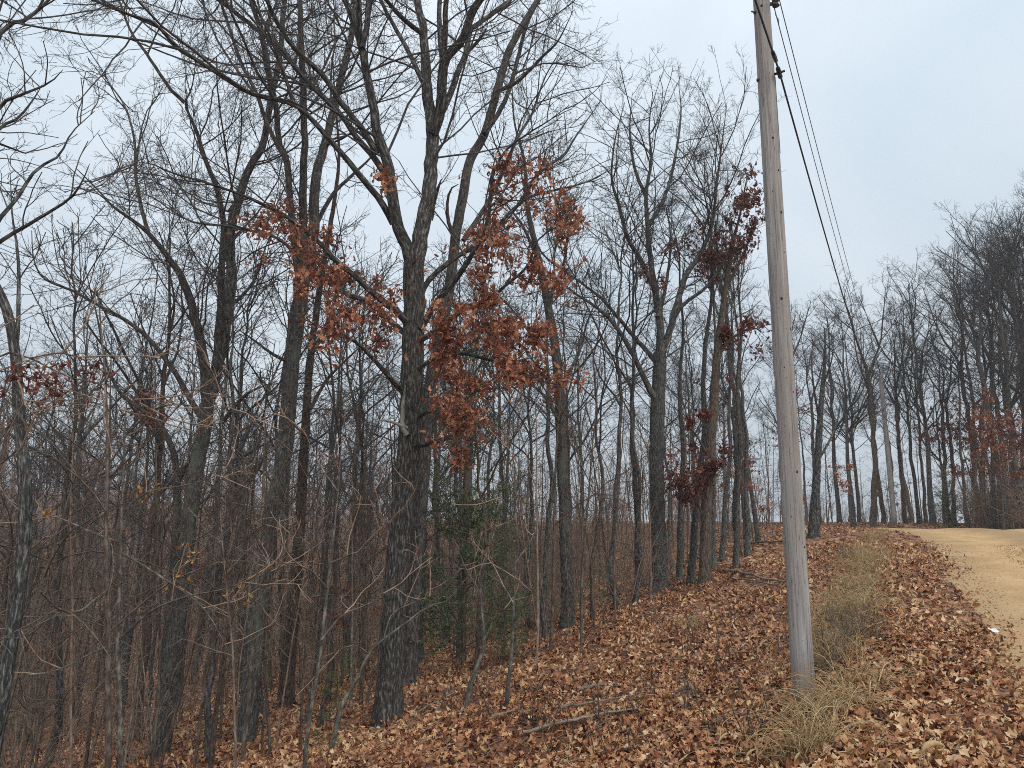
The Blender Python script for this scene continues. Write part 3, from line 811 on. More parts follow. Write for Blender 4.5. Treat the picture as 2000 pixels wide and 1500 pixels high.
traced_tree('snag_tree', 'dark slim broken-topped tree just past the near utility pole', 'tree', (1588, 1050), Y9,
            ([1588, 1054, 1592, 980, 1597, 900, 1603, 800, 1608, 740, 1612, 690, 1610, 640], 20, 5, 0, 0),
            [([1602, 830, 1590, 760, 1585, 700, 1590, 640], 5, 2, 0, 0.6), ([1606, 760, 1625, 700, 1628, 650], 4, 2, 0, -0.5), ([1598, 900, 1625, 850, 1640, 800, 1640, 740], 5, 2, 0, 0.8)],
            21, M['oak_bark'], None, S=14, per=3.0, dens=0.8, rmin=0.006)

# ---- saplings near the camera
traced_tree('red_leaved_sapling', 'sapling reaching in at the left edge with a few dark red leaf bunches', 'sapling', (-130, 1300), 6.6,
            ([-130, 1700, -125, 1300, -115, 1000, -100, 850, -80, 740, -60, 650], 12, 5, 0, 0),
            [([-105, 900, -60, 760, 0, 692, 60, 700, 130, 735, 190, 748, 240, 765, 290, 800], 5, 2.5, 0, 0.3), ([-80, 740, -30, 720, 0, 725, 50, 730, 100, 752], 4, 2, 0, -0.3),
             ([60, 700, 110, 690, 160, 700, 200, 735], 3, 2, 0.1, 0.4), ([190, 748, 230, 790, 250, 850], 3, 2, 0.2, 0.3), ([-110, 1000, -60, 930, 0, 900, 60, 880, 120, 890], 4, 2, 0, 0.4)],
            401, M['brown_bark'], M['brush'], S=8, per=2.0, dens=0.55, flare=0.1,
            leaves=([(15, 738, 30, 20), (85, 735, 25, 35), (120, 750, 18, 25), (192, 742, 26, 24), (285, 785, 26, 24), (250, 842, 16, 22)], 150, M['maroon_leaf'], (0.06, 0.10)))
traced_tree('arching_sapling', 'pale thin sapling with wide arching branches and scattered yellow leaves', 'sapling', (236, 1480), 9.6,
            ([236, 1560, 234, 1400, 230, 1250, 234, 1120, 238, 1000, 242, 900, 246, 800, 258, 700], 12, 4, 0, 0),
            [([232, 1250, 297, 1192, 371, 1164, 440, 1150, 520, 1120, 600, 1090], 5, 2, 0, -0.8), ([238, 1080, 297, 1115, 350, 1150, 395, 1185, 423, 1227, 445, 1270], 5, 2.5, 0, -0.4),
             ([231, 1255, 180, 1275, 110, 1310, 40, 1320, -30, 1330], 4, 2, 0, -0.5), ([236, 1060, 180, 1040, 110, 1010, 40, 1000], 5, 2, 0, 0.8), ([238, 1000, 290, 960, 350, 950, 420, 930, 490, 890], 4, 2, 0, 0.5),
             ([242, 900, 200, 860, 150, 800, 90, 780], 4, 2, 0, -0.6), ([246, 850, 300, 800, 350, 790, 420, 800, 450, 790], 4, 2, 0, -0.9)],
            402, M['spotted_bark'], M['brush'], S=8, per=2.6, dens=0.7, flare=0.1,
            leaves=([(370, 1040, 40, 40), (345, 1100, 50, 40), (480, 885, 20, 15), (430, 800, 20, 20), (265, 1050, 20, 30), (530, 1120, 25, 25), (80, 770, 30, 20), (90, 1010, 20, 20), (300, 1000, 60, 50), (450, 1150, 60, 40)], 60, M['gold_leaf'], (0.06, 0.11)))
traced_tree('lichen_sapling', 'lichen-spotted thin sapling rising left of the oak foot', 'sapling', (595, 1493), 9.0,
            ([593, 1520, 605, 1400, 623, 1290, 640, 1150, 648, 1080, 660, 960, 668, 860, 680, 760], 9, 3, 0, 0.2),
            [([628, 1250, 670, 1200, 720, 1180, 760, 1150], 4, 2, 0, 0.5), ([640, 1150, 600, 1110, 550, 1100, 500, 1080], 4, 2, 0, -0.5), ([645, 1100, 690, 1080, 730, 1060, 770, 1010], 4, 2, 0, -0.4), ([660, 960, 620, 900, 590, 830], 3, 2, 0, 0.5)],
            403, M['spotted_bark'], M['brush'], S=8, per=2.4, dens=0.6, flare=0.1)
traced_tree('slanting_sapling', 'pale sapling slanting across the foot of the large oak', 'sapling', (657, 1425), 9.8,
            ([648, 1460, 657, 1420, 673, 1364, 697, 1329, 720, 1277, 750, 1247, 790, 1219, 834, 1186, 876, 1172, 904, 1137, 950, 1105], 9, 3, 0, 0.6),
            [([750, 1247, 765, 1200, 800, 1180, 850, 1160], 3, 2, 0.2, 0.8), ([834, 1186, 870, 1150, 900, 1110, 905, 1080], 4, 2, 0.3, 0.1), ([720, 1277, 690, 1260, 640, 1280, 590, 1300], 3, 2, 0.1, -0.5)],
            404, M['spotted_bark'], M['brush'], S=8, per=2.2, dens=0.5, flare=0.05)
traced_tree('straight_sapling', 'straight spotted sapling standing alone in the leafy clearing', 'sapling', (990, 1388), Yat(990, 1388),
            ([988, 1390, 994, 1330, 1000, 1260, 1004, 1180, 1006, 1100, 1012, 1000, 1015, 900], 9, 3, 0, 0.2),
            [([1002, 1215, 1025, 1180, 1040, 1150], 3, 2, 0, -0.3), ([1004, 1180, 980, 1140, 950, 1120], 3, 2, 0, 0.4), ([1006, 1100, 1040, 1050, 1060, 1000], 3, 2, 0, 0.4), ([1010, 1040, 985, 980, 960, 940], 3, 2, 0, -0.4)],
            405, M['spotted_bark'], M['brush'], S=8, per=3.0, dens=0.6, flare=0.1)
traced_tree('bent_sapling', 'bent mossy sapling curving up from the slope right of the oak', 'sapling', (912, 1385), Yat(912, 1385),
            ([910, 1388, 918, 1340, 930, 1305, 945, 1260, 942, 1200, 938, 1130, 945, 1050], 11, 5, 0, 0.2),
            [([945, 1250, 970, 1210, 990, 1180], 4, 2, 0, -0.3), ([940, 1160, 910, 1110, 890, 1060], 3, 2, 0, 0.4), ([940, 1110, 965, 1040, 985, 980], 3, 2, 0, 0.4)],
            406, M['spotted_bark'], M['brush'], S=8, per=3.0, dens=0.6, flare=0.1)

# ------------------------------------------------------------------ trees of the wood: a few kinds, each copied as individuals
def wood_tree(name, seed, H, r, fork, mat, spread=40, limbs=15, first=0.38, dens=1.0, wig=0.035, leaf=None):
    """a forest-grown bare tree, built at the origin"""
    rng = np.random.default_rng(seed)
    n = 22
    z = np.linspace(-0.3, H * (0.62 if fork else 0.93), n)
    dx = np.cumsum(np.cumsum(rng.normal(0, wig * 0.22, (n, 2)), axis=0), axis=0) * H / 40
    dx += np.cumsum(rng.normal(0, 0.045, (n, 2)), axis=0)
    dx -= dx[0]
    TP = np.column_stack([dx, z])
    top = 0.55 if fork else 0.14
    TR = r * (1 - (1 - top) * np.linspace(0, 1, n) ** 1.1)
    root = thing(name, 'tree', 'tree')
    me = trunk_mesh('trunk', *resample(TP, TR, 40, rng), 12, rng, np.zeros(3), 0.4)
    link('trunk', me, mat, root)
    lev = [(TP, TR)]
    if fork:
        for k in range(fork):
            a = k * 6.28 / fork + rng.uniform(-0.5, 0.5)
            P = [TP[-2]]; d = unit(np.array([math.cos(a) * 0.33, math.sin(a) * 0.33, 1.0]))
            for _ in range(9):
                d = unit(d + rng.normal(0, 0.09, 3) + np.array([0, 0, 0.05])); P.append(P[-1] + d * H * 0.042)
            lev.append((np.array(P), np.linspace(TR[-1] * 0.8, 0.018, 10)))
    groups = []
    for P, R in lev[1:]: groups.append((P[None], R[None], 7))
    L1P, L1R = [], []
    for i, (P, R) in enumerate(lev):
        ln = np.linalg.norm(np.diff(P, axis=0), axis=1).sum()
        C, q = grow(rng, P[None], R[None], 1.75 * limbs / ln / (1 + 0.4 * (i > 0)), (spread, 12), (0.42 if i == 0 else 0.6, 0.9, 4.6), 8, 0.13, 0.06, 0.0105, 0.014,
                    t0=first if i == 0 else 0.1, maxn=40, taper=0.62)
        L1P.append(C); L1R.append(q)
    P1, R1 = np.concatenate(L1P), np.concatenate(L1R)
    P2, R2 = grow(rng, P1, R1, 3.3 * dens, (44, 12), (0.5, 0.5, 1.9), 5, 0.16, 0.05, 0.0075, 0.007, t0=0.12, maxn=14)
    P3, R3 = grow(rng, P2, R2, 6.2 * dens, (42, 12), (0.55, 0.25, 0.9), 4, 0.17, 0.05, 0.0065, 0.005, t0=0.1, maxn=9)
    P4, R4 = grow(rng, P3, R3, 6.0 * dens, (40, 12), (0.65, 0.18, 0.5), 3, 0.15, 0.05, 0.0065, 0.0042, t0=0.15, maxn=4)
    E1, F1 = grow(rng, TP[None], TR[None], 2.4, (68, 16), (0.0, 0.3, 1.6), 5, 0.14, 0.0, 0.006, 0.006, t0=0.08, t1=0.7, maxn=40)
    E1 = E1[0:0] if False else E1[:, 0:1] + (E1 - E1[:, 0:1]) * rng.uniform(1.0, 4.5, (len(E1), 1, 1))
    E2, F2 = grow(rng, E1, F1, 5.0, (46, 14), (0.5, 0.15, 0.6), 4, 0.15, 0.0, 0.006, 0.0042, t0=0.2, maxn=8)
    groups += [(E1, F1, 4), (E2, F2, 3)]
    groups += [(P1, R1, 6), (P2, R2, 4), (P3, R3, 3), (P4, R4, 3)]
    link('crown', tube_mesh('crown', groups, rng), M['twig'], root)
    if leaf:
        n_l, lm, lo, hi = leaf
        cand = np.concatenate([P2.reshape(-1, 3), P3.reshape(-1, 3)])
        cand = cand[(cand[:, 2] > lo) & (cand[:, 2] < hi)]
        V, T, tn = leaves_arrays(rng, *hang_leaves(rng, cand, n_l, (0.11, 0.17)), SIMPLE)
        link('foliage', make_mesh('foliage', V, tris=T, smooth=False, attrs={'tint': tn}), lm, root)
    return root

def sapling(name, seed, H, r, mat, cat='sapling', spread=62, n1=14, up=0.02, dens=1.0, leaf=None, lean=0.0, wig=0.13):
    rng = np.random.default_rng(seed)
    n = 14
    z = np.linspace(-0.15, H, n)
    dx = np.cumsum(np.cumsum(rng.normal(0, 0.012, (n, 2)), axis=0), axis=0) * H / 5
    dx[:, 0] += lean * (np.maximum(z, 0) / H) ** 1.3 * H
    dx -= dx[0]
    TP = np.column_stack([dx, z]); TR = np.linspace(r, 0.006, n)
    root = thing(name, 'sapling', cat)
    link('trunk', tube_mesh('trunk', [(TP[None], TR[None], 7)], rng), mat, root)
    P1, R1 = grow(rng, TP[None], TR[None], n1 / H, (spread, 14), (0.42, 0.4, 2.4), 8, wig, up, 0.0065, 0.006, t0=0.34, maxn=40, taper=0.6)
    P2, R2 = grow(rng, P1, R1, 4.2 * dens, (48, 14), (0.5, 0.2, 1.0), 5, wig, up, 0.006, 0.0042, t0=0.15, maxn=10)
    P3, R3 = grow(rng, P2, R2, 6.0 * dens, (44, 14), (0.5, 0.1, 0.5), 3, wig, up, 0.006, 0.0033, t0=0.15, maxn=6)
    link('crown', tube_mesh('crown', [(P1, R1, 5), (P2, R2, 3), (P3, R3, 3)], rng), mat, root)
    if leaf:
        n_l, lm, lo = leaf
        cand = np.concatenate([P2[:, 2:].reshape(-1, 3), P3.reshape(-1, 3)])
        cand = cand[cand[:, 2] > lo * H]
        V, T, tn = leaves_arrays(rng, *hang_leaves(rng, cand, n_l, (0.09, 0.15), 0.05, 2), LEAF)
        link('foliage', make_mesh('foliage', V, tris=T, smooth=False, attrs={'tint': tn}), lm, root)
    return root

def bramble(name, seed, H, stems, mat, dens=1.0):
    """a thicket bush: many thin stems from one root"""
    rng = np.random.default_rng(seed)
    d = unit(np.column_stack([rng.normal(0, 0.4, (stems, 2)), np.ones(stems)]))
    K = 9
    P = np.zeros((stems, K, 3)); P[:, 0, :2] = rng.normal(0, 0.12, (stems, 2)); P[:, 0, 2] = -0.1
    ln = H * rng.uniform(0.6, 1.15, stems)
    for j in range(1, K):
        d = unit(d + rng.normal(0, 0.12, (stems, 3)) + np.array([0, 0, -0.02])); P[:, j] = P[:, j - 1] + d * (ln / (K - 1))[:, None]
    R = rng.uniform(0.005, 0.011, stems)[:, None] * np.linspace(1, 0.45, K)[None]
    P2, R2 = grow(rng, P, R, 5.0 * dens, (50, 14), (0.4, 0.2, 0.9), 5, 0.16, 0.0, 0.005, 0.0035, t0=0.15, maxn=12)
    P3, R3 = grow(rng, P2, R2, 6.0 * dens, (45, 14), (0.5, 0.1, 0.4), 3, 0.15, 0.0, 0.005, 0.0028, t0=0.15, maxn=5)
    root = thing(name, 'bush', 'bush')
    link('stems', tube_mesh('stems', [(P, R, 5)], rng), mat, root)['kind'] = 'stuff'
    link('twigs', tube_mesh('twigs', [(P2, R2, 3), (P3, R3, 3)], rng), mat, root)['kind'] = 'stuff'
    return root

def conifer(name, seed, H, width, mat, n1, needles, nl, cat, droop=0.0, first=0.06, r=0.05, wide=0.0085):
    rng = np.random.default_rng(seed)
    n = 10
    TP = np.column_stack([rng.normal(0, 0.02, n), rng.normal(0, 0.02, n), np.linspace(-0.2, H, n)]); TR = np.linspace(r, 0.008, n)
    root = thing(name, 'conifer', cat)
    link('trunk', tube_mesh('trunk', [(TP[None], TR[None], 8)], rng), M['brown_bark'], root)
    P1, R1 = grow(rng, TP[None], TR[None], n1 / H, (66, 12), (width / H, 0.15, width), 6, 0.09, 0.05 - droop, 0.006, 0.004, t0=first, maxn=400, taper=0.75)
    P2, R2 = grow(rng, P1, R1, 9, (46, 12), (0.45, 0.08, 0.6), 4, 0.1, 0.03 - droop, 0.005, 0.003, t0=0.15, maxn=12)
    P3, R3 = grow(rng, P2, R2, needles, (48, 16), (0.0, nl * 0.6, nl * 1.2), 2, 0.05, 0.03, 0.004, 0.0055, t0=0.0, maxn=90, rtip=0.5)
    link('branches', tube_mesh('branches', [(P1, R1, 4), (P2, R2, 3)], rng), M['brown_bark'], root)
    D3 = P3[:, 1] - P3[:, 0]
    W3 = unit(np.cross(D3, rng.normal(0, 1, D3.shape))) * (wide * rng.uniform(0.7, 1.3, (len(D3), 1)))
    mid3 = P3[:, 0] + 0.55 * D3
    V = np.stack([P3[:, 0], mid3 + W3, P3[:, 1], mid3 - W3], 1).reshape(-1, 3)
    Q = np.arange(len(V)).reshape(-1, 4)
    tint = np.repeat(np.clip(rng.normal(0.5, 0.22, len(P3)), 0, 1), 4)
    link('foliage', make_mesh('foliage', V, quads=Q, attrs={'tint': tint}), mat, root)
    return root

tree_kinds = [
    wood_tree('bare_tree', 31, 14.5, 0.15, 0, M['bark'], 42, 17),
    wood_tree('bare_tree', 32, 15.5, 0.17, 2, M['bark'], 44, 10, 0.5),
    wood_tree('bare_tree', 33, 13.0, 0.12, 0, M['brown_bark'], 36, 16, 0.45),
    wood_tree('bare_tree', 34, 16.0, 0.19, 3, M['oak_bark'], 46, 9, 0.45, wig=0.05),
    wood_tree('bare_tree', 35, 12.0, 0.10, 0, M['bark'], 34, 15, 0.5, wig=0.06),
    wood_tree('bare_tree', 36, 14.0, 0.15, 2, M['brown_bark'], 40, 11, 0.5, wig=0.05),
    wood_tree('slim_tree', 37, 10.5, 0.065, 0, M['bark'], 38, 13, 0.45, dens=0.9),
    wood_tree('slim_tree', 38, 9.0, 0.055, 0, M['brown_bark'], 42, 13, 0.4, dens=0.9, wig=0.07),
    wood_tree('oak_tree', 39, 12.5, 0.14, 2, M['oak_bark'], 44, 10, 0.4, leaf=(500, M['maroon_leaf'], 3.0, 9.5)),
]
sap_kinds = [
    sapling('sapling', 51, 5.2, 0.034, M['sapling_bark']),
    sapling('sapling', 52, 4.2, 0.026, M['sapling_bark'], spread=70, n1=12, up=0.0),
    sapling('sapling', 53, 6.5, 0.042, M['brown_bark'], spread=55, n1=18),
    sapling('sapling', 54, 3.4, 0.020, M['sapling_bark'], spread=66, n1=12, lean=0.15),
    sapling('sapling', 55, 5.0, 0.030, M['brown_bark'], spread=72, n1=15, up=-0.01, lean=0.1),
    sapling('sapling', 56, 2.6, 0.014, M['sapling_bark'], spread=50, n1=9),
]
whip_kinds = [
    sapling('sapling_whip', 57, 4.4, 0.019, M['brush'], spread=34, n1=9, up=0.05, dens=0.8, wig=0.09),
    sapling('sapling_whip', 58, 3.5, 0.015, M['sapling_bark'], spread=38, n1=8, up=0.04, dens=0.8, wig=0.10),
    sapling('sapling_whip', 59, 5.2, 0.023, M['brown_bark'], spread=36, n1=11, up=0.05, dens=0.8, wig=0.09),
]
leafy_kinds = [
    sapling('leafy_sapling', 61, 4.4, 0.03, M['brown_bark'], spread=72, n1=18, up=-0.005, leaf=(620, M['rust_leaf'], 0.25), dens=1.0),
    sapling('leafy_sapling', 62, 3.2, 0.022, M['brown_bark'], spread=75, n1=14, up=0.0, leaf=(380, M['rust_leaf'], 0.3), dens=1.0),
    sapling('leafy_sapling', 63, 5.5, 0.035, M['brown_bark'], spread=75, n1=18, up=-0.01, leaf=(800, M['maroon_leaf'], 0.2), dens=1.0),
]
bush_kinds = [bramble('bare_bush', 71, 1.9, 16, M['brush']), bramble('bare_bush', 72, 1.4, 14, M['brush']), bramble('bare_bush', 73, 2.4, 18, M['brush'], 0.9)]
cedar = conifer('cedar_tree', 81, 5.4, 1.25, M['needle'], 140, 72, 0.12, 'tree')
pine = conifer('pine_sapling', 82, 2.0, 0.62, M['pine_needle'], 30, 110, 0.14, 'sapling', first=0.25, r=0.018, wide=0.004)
used = set()

LOOKS = {'bare_tree': 'straight grey bare tree', 'bare_tree.001': 'twin-topped grey bare tree', 'bare_tree.002': 'straight brown bare tree', 'bare_tree.003': 'stout three-topped bare oak',
         'bare_tree.004': 'narrow grey bare tree', 'bare_tree.005': 'twin-topped brown bare tree', 'slim_tree': 'slim grey young tree', 'slim_tree.001': 'slim brown young tree',
         'sapling': 'tall pale bare sapling', 'sapling.001': 'flat-branched pale bare sapling', 'sapling.002': 'tall grey bare sapling', 'sapling.003': 'small leaning bare sapling', 'sapling.004': 'wide brown bare sapling',
         'sapling.005': 'tiny pale bare sapling', 'sapling_whip': 'thin upright brown whip', 'sapling_whip.001': 'short upright pale whip', 'sapling_whip.002': 'tall upright dark whip', 'bare_bush': 'pale twiggy bush', 'bare_bush.001': 'low brown twiggy bush', 'bare_bush.002': 'tall pale twiggy bush'}
def where(x, y):
    u = float(project(np.array([[x, y, hz(x, y) + 1.0]]))[0][0])
    dep = 'just' if y < 17 else ('some way' if y < 28 else ('far' if y < 45 else 'very far'))
    for lim, t in ((40, 'at the left picture edge'), (200, 'behind the dark edge trunk'), (340, 'behind the lichen grey fork'), (470, 'between the lichen grey fork and the tall fan-shaped tree'), (620, 'behind the tall fan-shaped tree'),
                   (740, 'between the slender brown trunk and the large oak'), (880, 'behind the large oak'), (1040, 'right of the large oak by the cedar'), (1180, 'behind the dark straight tree'), (1330, 'behind the spreading tree'),
                   (1480, 'behind the maroon-leaved stem'), (1560, 'behind the near utility pole'), (1615, 'by the broken-topped tree'), (1690, 'on the crest right of the broken-topped tree'),
                   (1745, 'on the crest left of the far utility pole'), (1830, 'on the crest right of the far utility pole'), (1890, 'behind the roadside cedar'), (1950, 'in the stand across the road'), (9999, 'at the right picture edge across the road')):
        if u < lim: return dep + ' ' + t
def auto(kind, x, y, what):
    lab = LOOKS[kind.name] + ' ' + where(x, y)
    return lab, ('bare bushes of the undergrowth' if 'bush' in kind.name else 'thin upright whips of the thicket' if 'whip' in kind.name else 'bare saplings of the undergrowth' if 'sapling' in kind.name else 'bare trees of the wood')

def put(kind, x, y, rotz, scale, label, group=None, tilt=(0, 0), z=None):
    loc = (x, y, hz(x, y) if z is None else z)
    if kind.name not in used:
        used.add(kind.name)
        kind.location = loc; kind.rotation_euler = (tilt[0], tilt[1], rotz)
        kind.scale = (scale,) * 3 if np.isscalar(scale) else scale
        kind['label'] = label
        if group: kind['group'] = group
        return kind
    return copy_thing(kind, loc, rotz, scale, label, group, tilt)

R_ = np.random.default_rng(5)
placed = [(0, 0, 0)]
for o in list(bpy.data.objects):
    if o.type == 'EMPTY' and 'label' in o and o.parent is None and o.name.split('.')[0] in ('oak_tree', 'leaning_tree', 'forked_tree', 'crooked_tree', 'tall_tree', 'slender_tree', 'edge_tree', 'spreading_tree', 'leafy_tree', 'dark_tree', 'snag_tree') and o.location.length > 1:
        placed.append((o.location.x, o.location.y, 1.0))

def free(x, y, r):
    return all((x - a) ** 2 + (y - b) ** 2 > max(r, c) ** 2 for a, b, c in placed)

KR = [0.15, 0.17, 0.12, 0.19, 0.10, 0.15, 0.065, 0.055, 0.14]
def put_by_pixel(px, py, wpx, kinds, label, group=None, cat_r=KR, dy=0.0):
    g = ground_at(px, py)
    if dy: g = np.append(pix(px, py, g[1] + dy)[:2], 0)
    dep = g[1] * CP
    want = wpx / 2 / FPX * dep
    k = kinds[int(np.argmin([abs(math.log(want / cat_r[i])) + R_.uniform(0, 0.25) for i in kinds]))]
    sc = float(np.clip(want / cat_r[k], 0.72, 1.35))
    if px > 1400: k, sc = 4, min(sc, 0.9)
    placed.append((g[0], g[1], 0.7))
    if label is None: label, group = auto(tree_kinds[k], g[0], g[1], group)
    return put(tree_kinds[k], g[0], g[1], R_.uniform(0, 6.28), sc, label, group, (R_.normal(0, 0.025), R_.normal(0, 0.025)))

# trunks that can be picked out in the photograph
G_LEFT = 'bare trees of the wood left of the road'
for px, py, w in [(95, 1500, 14), (270, 1450, 20), (410, 1440, 13), (235, 1390, 12), (380, 1335, 18), (150, 1420, 11), (510, 1400, 12), (640, 1370, 12), (690, 1330, 11), (60, 1400, 12), (200, 1350, 12), (470, 1330, 12), (330, 1300, 12), (110, 1330, 14), (620, 1300, 13)]:
    put_by_pixel(px, py, w, [2, 4, 6, 7], None, G_LEFT)
G_MID = 'bare trees of the wood left of the road'
for px, py, w in [(895, 1290, 10), (930, 1310, 9), (1065, 1250, 12), (820, 1295, 13), (870, 1260, 13), (985, 1240, 12), (1160, 1215, 9), (1035, 1230, 9), (1205, 1190, 11), (1240, 1180, 10), (945, 1255, 9)]:
    put_by_pixel(px, py, w, [2, 4, 6, 7], None, G_MID)
G_EDGE = 'bare trees of the wood left of the road'
for px, py, w in [(1330, 1135, 13), (1352, 1140, 15), (1440, 1112, 21), (1412, 1095, 16), (1480, 1060, 11), (1462, 1085, 11), (1395, 1110, 12), (1250, 1150, 13)]:
    put_by_pixel(px, py, w, [0, 1, 2, 4, 5], None, G_EDGE)
G_HILL = 'trees on the crest behind the bend of the road'
for px, Y, w in [(1625, 34, 9), (1650, 36, 10), (1668, 42, 9), (1690, 39, 12), (1706, 40, 13), (1727, 45, 9), (1767, 46, 13), (1797, 43, 13), (1808, 47, 9), (1640, 44, 9), (1780, 52, 9), (1748, 54, 8), (1680, 52, 8), (1712, 56, 9), (1660, 58, 9), (1820, 40, 11),
                 (1560, 38, 10), (1535, 36, 11), (1545, 46, 9), (1510, 40, 10), (1600, 50, 9), (1575, 55, 9)]:
    P = pix(px, 1020, Y)
    if road_dist(P[:1], P[1:2])[0] < 3.4: continue
    want = w / 2 / FPX * Y
    k = [0, 1, 2, 4, 5][int(R_.integers(0, 5))]
    sc = float(np.clip(want / KR[k], 0.68, 0.95))
    put(tree_kinds[k], P[0], P[1], R_.uniform(0, 6.28), sc, *auto(tree_kinds[k], P[0], P[1], G_HILL))
    placed.append((P[0], P[1], 0.8))
G_RIGHT = 'tall trees right of the road'
KH = [14.5, 15.5, 13.0, 16.0, 12.0, 14.0, 10.5, 9.0]
for q in range(34):
    px = 1848 + q * 7.5 + R_.uniform(-4, 4); Y = R_.uniform(30, 43) if px > 1890 else R_.uniform(38, 46)
    P = pix(px, 1020, Y)
    if road_dist(P[:1], P[1:2])[0] < 3.4 or not free(P[0], P[1], 0.7): continue
    yt = float(np.interp(px, [1840, 1900, 1950, 2000, 2100], [650, 515, 445, 390, 360])) + R_.uniform(0, 90)
    h = pix(px, yt, Y)[2] - hz(P[0], P[1])
    k = [0, 1, 5, 3, 2, 4, 6][q % 7]
    sc = float(np.clip(h / KH[k], 0.5, 1.12))
    put(tree_kinds[k], P[0], P[1], R_.uniform(0, 6.28), sc, *auto(tree_kinds[k], P[0], P[1], G_RIGHT), (R_.normal(0, 0.03), R_.normal(0, 0.03)))
    placed.append((P[0], P[1], 0.7))

_P = pix(905, 1200, Y1 + 4.4); placed.append((_P[0], _P[1], 1.6)); placed.append((_P[0] * 0.85, _P[1] * 0.85, 1.2))
# the rest of the wood
G_WOOD = 'bare trees of the wood left of the road'
n = 0
for _ in range(9000):
    if n >= 112: break
    Y = 13 + 62 * R_.uniform() ** 1.15
    x = Y * R_.uniform(-0.82, 0.52)
    s, d = to_sd(x, Y)
    if d < 5.0 + 2.0 * (s < 18) and s < 36: continue
    if d < 3.0 or road_dist(np.array([x]), np.array([Y]))[0] < 4.5: continue
    if not free(x, Y, 1.25 + 0.006 * Y): continue
    k = int(R_.choice([0, 1, 2, 3, 4, 5, 6, 7], p=[0.08, 0.08, 0.14, 0.04, 0.18, 0.08, 0.22, 0.18]))
    if Y < 24: k = [6, 4, 6, 7][k % 4]
    placed.append((x, Y, 0.9)); n += 1
    put(tree_kinds[k], x, Y, R_.uniform(0, 6.28), R_.uniform(0.7, 1.0), *auto(tree_kinds[k], x, Y, G_WOOD), (R_.normal(0, 0.03), R_.normal(0, 0.03)))
put(tree_kinds[8], 12.2, 33.5, 0.4, 0.85, 'bare oak keeping some maroon leaves behind the utility pole')
P = pix(1440, 1060, 25.5); put(tree_kinds[8], P[0], P[1], 2.2, 0.62, 'bare oak with maroon leaves beside the stem clothed in leaves')

# undergrowth: saplings and bushes one by one
G_SAP = 'thin bare saplings of the undergrowth'
n = 0
for _ in range(9000):
    if n >= 295: break
    Y = 8.5 + 40 * R_.uniform() ** 1.25
    x = Y * R_.uniform(-0.8, 0.42)
    s, d = to_sd(x, Y)
    if d < 5.6 + 2.2 * R_.uniform() and s < 30: continue
    if d < 3.5 or road_dist(np.array([x]), np.array([Y]))[0] < 4.2: continue
    if Y < 12 and x > -2.8: continue
    if not free(x, Y, 0.35): continue
    placed.append((x, Y, 0.3)); n += 1
    kk = sap_kinds[int(R_.integers(0, 6))]
    put(kk, x, Y, R_.uniform(0, 6.28), R_.uniform(0.75, 1.2), *auto(kk, x, Y, G_SAP), (R_.normal(0, 0.06), R_.normal(0, 0.06)))
n = 0
for _ in range(9000):
    if n >= 290: break
    Y = 11.0 + 26 * R_.uniform() ** 1.1
    x = Y * R_.uniform(-0.75, 0.36)
    s, d = to_sd(x, Y)
    if d < 4.9 + 2.0 * R_.uniform() and s < 30: continue
    if road_dist(np.array([x]), np.array([Y]))[0] < 4.5: continue
    if Y < 13.5 and x > -2.6: continue
    if not free(x, Y, 0.3): continue
    placed.append((x, Y, 0.2)); n += 1
    kk = whip_kinds[int(R_.integers(0, 3))]
    put(kk, x, Y, R_.uniform(0, 6.28), R_.uniform(0.75, 1.25), *auto(kk, x, Y, 'whips'), (R_.normal(0, 0.05), R_.normal(0, 0.05)))
G_BUSH = 'bare twiggy bushes under the trees'
n = 0
for _ in range(9000):
    if n >= 215: break
    Y = 10.5 + 46 * R_.uniform() ** 1.15
    x = Y * R_.uniform(-0.8, 0.4)
    s, d = to_sd(x, Y)
    if d < 6.2 + 2 * R_.uniform() and s < 32: continue
    if d < 3.5 or road_dist(np.array([x]), np.array([Y]))[0] < 4.2: continue
    if Y < 19 and R_.uniform() < 0.8: continue
    n += 1
    kk = bush_kinds[int(R_.integers(0, 3))]
    put(kk, x, Y, R_.uniform(0, 6.28), R_.uniform(0.8, 1.3) * (1 + 0.015 * max(0, Y - 15)), *auto(kk, x, Y, G_BUSH))
G_RB = 'dense bare bushes across the road'
for k in range(130):
    Y = R_.uniform(27, 44); px = R_.uniform(1890, 2080)
    P = pix(px, 1020, Y)
    if road_dist(P[:1], P[1:2])[0] < 3.6 or (px < 1900 and Y < 41): continue
    put(bush_kinds[k % 3], P[0], P[1], R_.uniform(0, 6.28), R_.uniform(0.6, 1.5), *auto(bush_kinds[k % 3], P[0], P[1], G_RB))
G_RS = 'bare saplings across the road'
for k in range(90):
    Y = R_.uniform(27, 42); px = R_.uniform(1840, 2120)
    P = pix(px, 1020, Y)
    if road_dist(P[:1], P[1:2])[0] < 3.6 or (px < 1900 and Y < 41): continue
    put(sap_kinds[k % 6], P[0], P[1], R_.uniform(0, 6.28), R_.uniform(0.8, 1.2), *auto(sap_kinds[k % 6], P[0], P[1], G_RS))

G_CB = 'thin growth on the crest behind the bend'
for k in range(60):
    Y = R_.uniform(36, 58); px = R_.uniform(1490, 1840)
    P = pix(px, 1020, Y)
    if road_dist(P[:1], P[1:2])[0] < 3.8: continue
    kk = (sap_kinds + bush_kinds)[int(R_.integers(0, 9))]
    put(kk, P[0], P[1], R_.uniform(0, 6.28), R_.uniform(0.7, 1.1), *auto(kk, P[0], P[1], G_CB))

